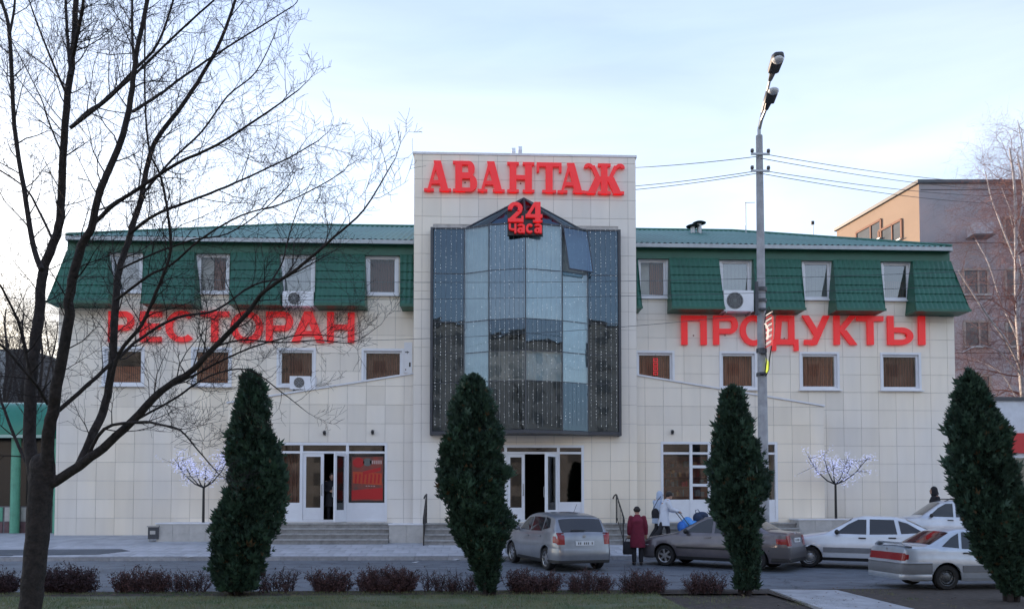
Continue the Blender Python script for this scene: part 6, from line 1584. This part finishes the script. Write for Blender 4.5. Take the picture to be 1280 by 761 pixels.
# ------------------------------------------------------------------ thujas
thm = bpy.data.materials.new('thuja_foliage'); thm.use_nodes = True
_n, _l = thm.node_tree.nodes, thm.node_tree.links; _b = _n['Principled BSDF']; _b.inputs['Roughness'].default_value = .65
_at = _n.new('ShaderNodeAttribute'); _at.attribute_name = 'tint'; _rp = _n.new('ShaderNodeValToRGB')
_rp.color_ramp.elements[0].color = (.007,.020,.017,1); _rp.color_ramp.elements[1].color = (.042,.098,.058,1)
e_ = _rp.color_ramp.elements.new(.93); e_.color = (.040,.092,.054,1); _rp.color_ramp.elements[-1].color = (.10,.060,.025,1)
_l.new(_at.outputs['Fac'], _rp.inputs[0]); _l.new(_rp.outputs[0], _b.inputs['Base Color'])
def thuja(label, edges, base, seed, nspray=24000):
    g0 = on_ground(*base); D = (g0-CAM).dot(_f); rg = random.Random(seed)
    t = thing('thuja', label, 'thuja', g0, 0, 'columnar thujas in front of the building')
    prof = []
    for (y, xl, xr) in edges:
        p, q = at_depth(xl, y, D), at_depth(xr, y, D); prof.append((p.z, (p.x+q.x)/2-g0.x, (q.x-p.x)/2))
    prof.sort(); z0, z1 = prof[0][0], prof[-1][0]
    def at(z):
        for a_, c_ in zip(prof, prof[1:]):
            if z <= c_[0]:
                k = (z-a_[0])/(c_[0]-a_[0]); return a_[1]+(c_[1]-a_[1])*k, a_[2]+(c_[2]-a_[2])*k
        return prof[-1][1], prof[-1][2]
    def lump(a_, z):
        p = Vector((math.cos(a_)*1.6+seed, math.sin(a_)*1.6, z*1.9+seed*3)); return .22*noise.noise(p)+.17*noise.noise(p*2.7)+.10*noise.noise(p*6.5)
    # inner mass
    b = MB(); v = []; f = []; nz_, na = 40, 28
    for j in range(nz_+1):
        z = z0+(z1-z0)*j/nz_; cx, r = at(z)
        for i in range(na):
            a_ = 2*math.pi*i/na; rr = max(.02, r*.70*(.97+1.45*lump(a_, z))-.08); v.append((g0.x+cx+rr*math.cos(a_), g0.y+rr*math.sin(a_), z))
    for j in range(nz_):
        for i in range(na): f.append((j*na+i, j*na+(i+1) % na, (j+1)*na+(i+1) % na, (j+1)*na+i))
    f.append(tuple(nz_*na+i for i in range(na)))
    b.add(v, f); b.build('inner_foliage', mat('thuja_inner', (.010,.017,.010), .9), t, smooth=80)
    # sprays
    vv = []; ff = []; tint = []; ws = [max(.02, at(z0+(z1-z0)*(k+.5)/60)[1]) for k in range(60)]
    for k in range(nspray):
        kz = rg.choices(range(60), ws)[0]; z = z0+(z1-z0)*(kz+rg.random())/60; cx, r = at(z); a_ = rg.uniform(0, 2*math.pi); lp_ = lump(a_, z)
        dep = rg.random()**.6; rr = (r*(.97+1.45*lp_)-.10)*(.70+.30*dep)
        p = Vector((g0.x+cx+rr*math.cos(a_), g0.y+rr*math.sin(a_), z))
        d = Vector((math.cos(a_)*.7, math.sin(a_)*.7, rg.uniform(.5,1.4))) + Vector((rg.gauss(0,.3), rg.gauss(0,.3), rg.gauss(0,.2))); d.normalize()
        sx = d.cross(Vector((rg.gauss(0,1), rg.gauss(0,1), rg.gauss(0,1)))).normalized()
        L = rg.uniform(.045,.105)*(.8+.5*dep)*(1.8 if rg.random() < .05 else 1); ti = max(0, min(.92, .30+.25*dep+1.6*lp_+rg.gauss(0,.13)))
        if rg.random() < .018: ti = 1.0
        for (an, ln) in ((0,1),(.55,.75),(-.55,.75),(1.0,.45),(-1.0,.45)):
            q = (d*math.cos(an)+sx*math.sin(an)); w = sx*math.cos(an)-d*math.sin(an); o_ = len(vv); hw = L*ln*.13; bp_ = p+d*L*(.28 if abs(an) > .8 else .1 if an else 0)
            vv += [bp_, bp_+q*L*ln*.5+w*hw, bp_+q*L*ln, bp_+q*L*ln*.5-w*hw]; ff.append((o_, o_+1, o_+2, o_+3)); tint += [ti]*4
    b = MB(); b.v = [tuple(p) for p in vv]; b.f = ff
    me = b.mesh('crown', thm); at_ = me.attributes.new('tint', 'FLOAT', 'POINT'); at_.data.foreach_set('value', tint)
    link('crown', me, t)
    for k in range(3):
        a_ = k*2.1+seed; cx, r = at(z0); MB().tube([(g0.x+.09*math.cos(a_), g0.y+.09*math.sin(a_), -.05), (g0.x+cx*.3+.12*math.cos(a_), g0.y+.12*math.sin(a_), .35), (g0.x+cx+.1*math.cos(a_), g0.y+.1*math.sin(a_), 1.2)], [.055,.05,.04], 7).build('trunk', bk1, t)
    return t
thuja('dark columnar thuja between lit blossom tree and restaurant steps', [(463,306,312),(470,294,325),(500,292,335),(546,284,345),(570,281,350),(596,281,357),(630,275,352),(661,265,347),(699,259,336),(738,266,326)], (295, 744), 1)
thuja('dark columnar thuja before the tower entrance beside the grey hatchback', [(468,586,596),(474,574,608),(505,563,620),(544,551,631),(571,543,634),(597,540,636),(630,548,636),(655,553,643),(685,568,637),(710,585,632),(740,596,626)], (610, 744), 2)
thuja('narrow thuja with ragged waist in front of lamp post', [(483,914,922),(487,903,932),(519,897,942),(555,891,952),(579,885,958),(610,883,972),(634,885,956),(666,902,953),(697,912,954),(737,916,951)], (932, 742), 3, 20000)
thuja('broad thuja in front of pale silver sedan beside red banded shop', [(462,1213,1219),(470,1206,1228),(492,1196,1245),(539,1188,1263),(595,1190,1278),(630,1194,1283),(666,1206,1292),(697,1226,1290),(745,1250,1284)], (1264, 752), 4, 26000)

# ------------------------------------------------------------------ hedge of low shrubs
stm = mat('shrub_stem', (.045,.026,.026), .9); lfm = mat('shrub_leaf', (.062,.028,.028), .75, var=.6, vscale=9, c2=(.115,.05,.045)); lfd = mat('shrub_leaf_dark', (.026,.014,.018), .8, var=.5, vscale=9, c2=(.05,.02,.024))
def shrub(label, x0, x1, ytop, dens, seed, leaves=1.0, dark=False):
    xm = (x0+x1)/2; g0 = on_ground(xm, 741); g0.y = min(g0.y, -13.55); g0.z = .03; D = (g0-CAM).dot(_f); W2 = (x1-x0)/2/F*D; H = at_depth(xm, ytop, D).z
    t = thing('shrub', label, 'shrub', g0, 0, 'low purple shrubs in the hedge row'); rg = random.Random(seed); b = MB(); lv = MB()
    n = int(74*dens*max(.5, W2/.5))
    for k in range(n):
        u = rg.uniform(-1, 1); bx_ = g0.x+u*W2*.80; by = g0.y+rg.uniform(-.25,.25); hh = H*rg.uniform(.35,1.0)*(1-.12*u*u)*(.82+.35*noise.noise(Vector((bx_*3.1, seed, 0))))
        p = Vector((bx_, by, .0)); d = Vector((u*.22+rg.gauss(0,.26), rg.gauss(0,.26), 1))
        pts = [p]; q = p.copy(); dd = d.normalized(); m_ = 5
        for i in range(m_):
            dd = (dd+Vector((rg.gauss(0,.16), rg.gauss(0,.16), .04))).normalized(); q = q+dd*hh/m_*1.05; pts.append(q.copy())
        b.tube(pts, [.0075-.001*i for i in range(m_+1)], 3, caps=False)
        for i in range(1, m_+1):
            for s_ in range(2):
                d2 = (dd*.5+Vector((rg.gauss(0,.8), rg.gauss(0,.8), rg.uniform(.1,.9)))).normalized(); l2 = rg.uniform(.07,.20); e2 = pts[i]+d2*l2; b.tube([pts[i], pts[i]+d2*l2*.5+Vector((0,0,.01)), e2], [.004,.003,.002], 3, caps=False)
                for z in range(int(rg.uniform(3, 9)*leaves)):
                    c = pts[i]+d2*l2*rg.random()+Vector((rg.gauss(0,.02), rg.gauss(0,.02), rg.gauss(0,.02))); a1 = Vector((rg.gauss(0,1), rg.gauss(0,1), rg.gauss(0,1))).normalized(); a2 = a1.orthogonal().normalized(); s1 = rg.uniform(.012,.024)
                    lv.add([c-a1*s1, c+a2*s1*.6, c+a1*s1, c-a2*s1*.6], [(0,1,2,3)])
    b.build('stems', stm, t)
    if lv.v: lv.build('leaves', lfd if dark else lfm, t)
shr = [(-28,26,709,1.5,1.3,1,'dense dark shrub between kiosk and bare tree trunk'),(54,122,706,1.6,1.4,1,'dense dark shrub between bare tree trunk and litter bin'),(141,216,706,1.2,.8,0,'rounded twiggy shrub between two dense dark shrub and litter bin line'),
 (217,262,711,.8,.35,0,'sparse twiggy shrub between litter bin and thuja'),(316,370,709,.7,.3,0,'sparse spreading shrub between thuja and restaurant steps'),(389,438,710,1.2,.9,0,'compact purple shrub below the restaurant steps'),(443,524,708,1.5,1.1,0,'wide dense purple shrub below tiled block'),
 (529,556,711,.6,.25,0,'thin leafless shrub near the central handrail'),(556,596,710,.8,.3,0,'spreading leafless shrub at foot of tower thuja'),(630,702,710,1.3,.8,0,'wide purple shrub in front of grey hatchback wheel'),(710,766,712,1.1,.6,0,'purple shrub in front of hatchback bumper'),
 (774,836,710,1.2,.7,0,'purple shrub in front of person in crimson coat'),(853,908,711,1.0,.5,0,'thin purple shrub in front of brown sedan by thuja'),(-110,-34,709,1.4,1,1,'dark shrub ending the hedge beyond the bare tree')]
for i, (a_, c_, yt_, dn, lvs, dk_, lab) in enumerate(shr): shrub(lab.replace('between two dense dark shrub and litter bin line', 'growing in line with the litter bin'), a_, c_, yt_, dn, 100+i, lvs, bool(dk_))

# ------------------------------------------------------------------ lit blossom trees
blm = mat('blossom', (.52,.55,.80), .5, emit=((.60,.65,1.0), .13))
def blossom(label, px, py_base, y, top, w, seed, lean=0):
    base = on_y(px, py_base, y); t = thing('blossom_tree', label, 'light tree', base, 0, 'artificial lit blossom trees'); rg = random.Random(seed)
    H = on_y(px, top, y).z-base.z; fork = base+Vector((0,0,H*.46))
    MB().tube([base-Vector((0,0,.03)), base+Vector((0,0,H*.25)), fork], [.05,.045,.04], 8).build('trunk', M['black'], t)
    br = MB(); lf = MB()
    for k in range(6):
        a_ = -1+2*k/5+rg.uniform(-.15,.15); tip = base+Vector((a_*w, rg.uniform(-.4,.4), H*(.66+.30*rg.random()+.06*abs(a_)))); mid = fork*.5+tip*.5+Vector((a_*.12, 0, -.08))
        br.tube([fork, fork*.7+mid*.3+Vector((a_*.1,0,0)), mid, tip], [.03,.024,.017,.008], 6)
        for q in range(15):
            s0 = mid+(tip-mid)*rg.random(); e0 = s0+Vector((rg.gauss(0,.25), rg.gauss(0,.2), rg.gauss(.08,.20))); br.tube([s0, e0], [.008,.004], 4)
            for z in range(11):
                c = s0+(e0-s0)*rg.uniform(.2,1.3)+Vector((rg.gauss(0,.06), rg.gauss(0,.06), rg.gauss(0,.06)))
                for pt in range(3):
                    a1 = Vector((rg.gauss(0,1), rg.gauss(0,1), rg.gauss(0,1))).normalized(); a2 = a1.orthogonal().normalized(); s1 = rg.uniform(.014,.026); lf.add([c, c+a1*s1+a2*s1*.5, c+a1*s1*1.7, c+a1*s1-a2*s1*.5], [(0,1,2,3)])
    br.build('branches', M['black'], t); lf.build('blossom', blm, t)
blossom('pale blue blossom light tree on plinth beside the litter bin', 254, 653, -1.3, 558, .95, 3)
blossom('pale blue blossom light tree on plinth behind the white hatchback', 1045, 647, -1.35, 556, 1.05, 4)

# ------------------------------------------------------------------ grass, dead leaves, litter
gm_ = MB(); rg = random.Random(5)
for k in range(52000):
    x = rg.uniform(-11, 3.4) if k % 9 else rg.uniform(2.5, 8); y = rg.uniform(-17.2, -13.75)
    if k % 9 == 0 and noise.noise(Vector((x*.9, y*1.1, 3))) < .05: continue
    if k % 9 == 0:
        q_ = (pb-pa); 
        if y > -15.2 and pa.x-.2 < x < pc.x+.2 and abs((x-pa.x)-(y-pa.y)*(pd.x-pa.x)/(pd.y-pa.y)) < 2.0: continue
    if noise.noise(Vector((x*.8, y*1.3, 0))) < -.28 and rg.random() < .8: continue
    zg_ = .004 if y < -14.05 else .028; h = rg.uniform(.02,.065); a_ = rg.uniform(0, 6.28); w = rg.uniform(.0025,.005); dx, dy_ = math.cos(a_)*w, math.sin(a_)*w; lx, ly = rg.gauss(0,.02), rg.gauss(0,.02)
    gm_.v += [(x-dx, y-dy_, zg_), (x+dx, y+dy_, zg_), (x+lx, y+ly, zg_+h)]; o_ = len(gm_.v); gm_.f.append((o_-3, o_-2, o_-1))
gr = gm_.build('grass', mat('grass_blade', (.085,.19,.06), .8, var=.45, vscale=1.6, c2=(.22,.21,.105)))
stuff(gr); gr['label'] = 'short patchy autumn lawn grass'
dl = MB()
for k in range(900):
    x = rg.uniform(-11, 9); y = rg.uniform(-17, -13.3) if k % 4 else rg.uniform(-13, -5.6); z = gz(y)+.012 if y > -13.2 else .03+.02*rg.random(); 
    if y > -14.05 and y < -13.2: z = .06
    s1 = rg.uniform(.015,.035); a_ = rg.uniform(0, 6.28); c_, s_ = math.cos(a_)*s1, math.sin(a_)*s1
    dl.add([(x-c_, y-s_, z), (x+s_*.6, y-c_*.6, z+rg.uniform(0,.012)), (x+c_, y+s_, z+rg.uniform(0,.015)), (x-s_*.6, y+c_*.6, z)], [(0,1,2,3)])
d_ = stuff(dl.build('fallen_leaves', mat('dead_leaf', (.11,.06,.03), .85, var=.4, vscale=3, c2=(.19,.12,.07)))); d_['label'] = 'scattered brown fallen leaves'
for (px, py, lab) in ((236, 699, 'scrap of white paper on road by thuja and litter bin'), (519, 703, 'scrap of white paper on road below tiled block'), (569, 700, 'scrap of white paper on road beside tower thuja')):
    g_ = on_ground(px, py); b = MB(); b.add([(g_.x-.12, g_.y, g_.z+.01), (g_.x+.02, g_.y-.09, g_.z+.015), (g_.x+.13, g_.y+.02, g_.z+.04), (g_.x, g_.y+.1, g_.z+.02)], [(0,1,2,3)]); tag(b.build('paper_scrap', M['white']), lab, 'paper')
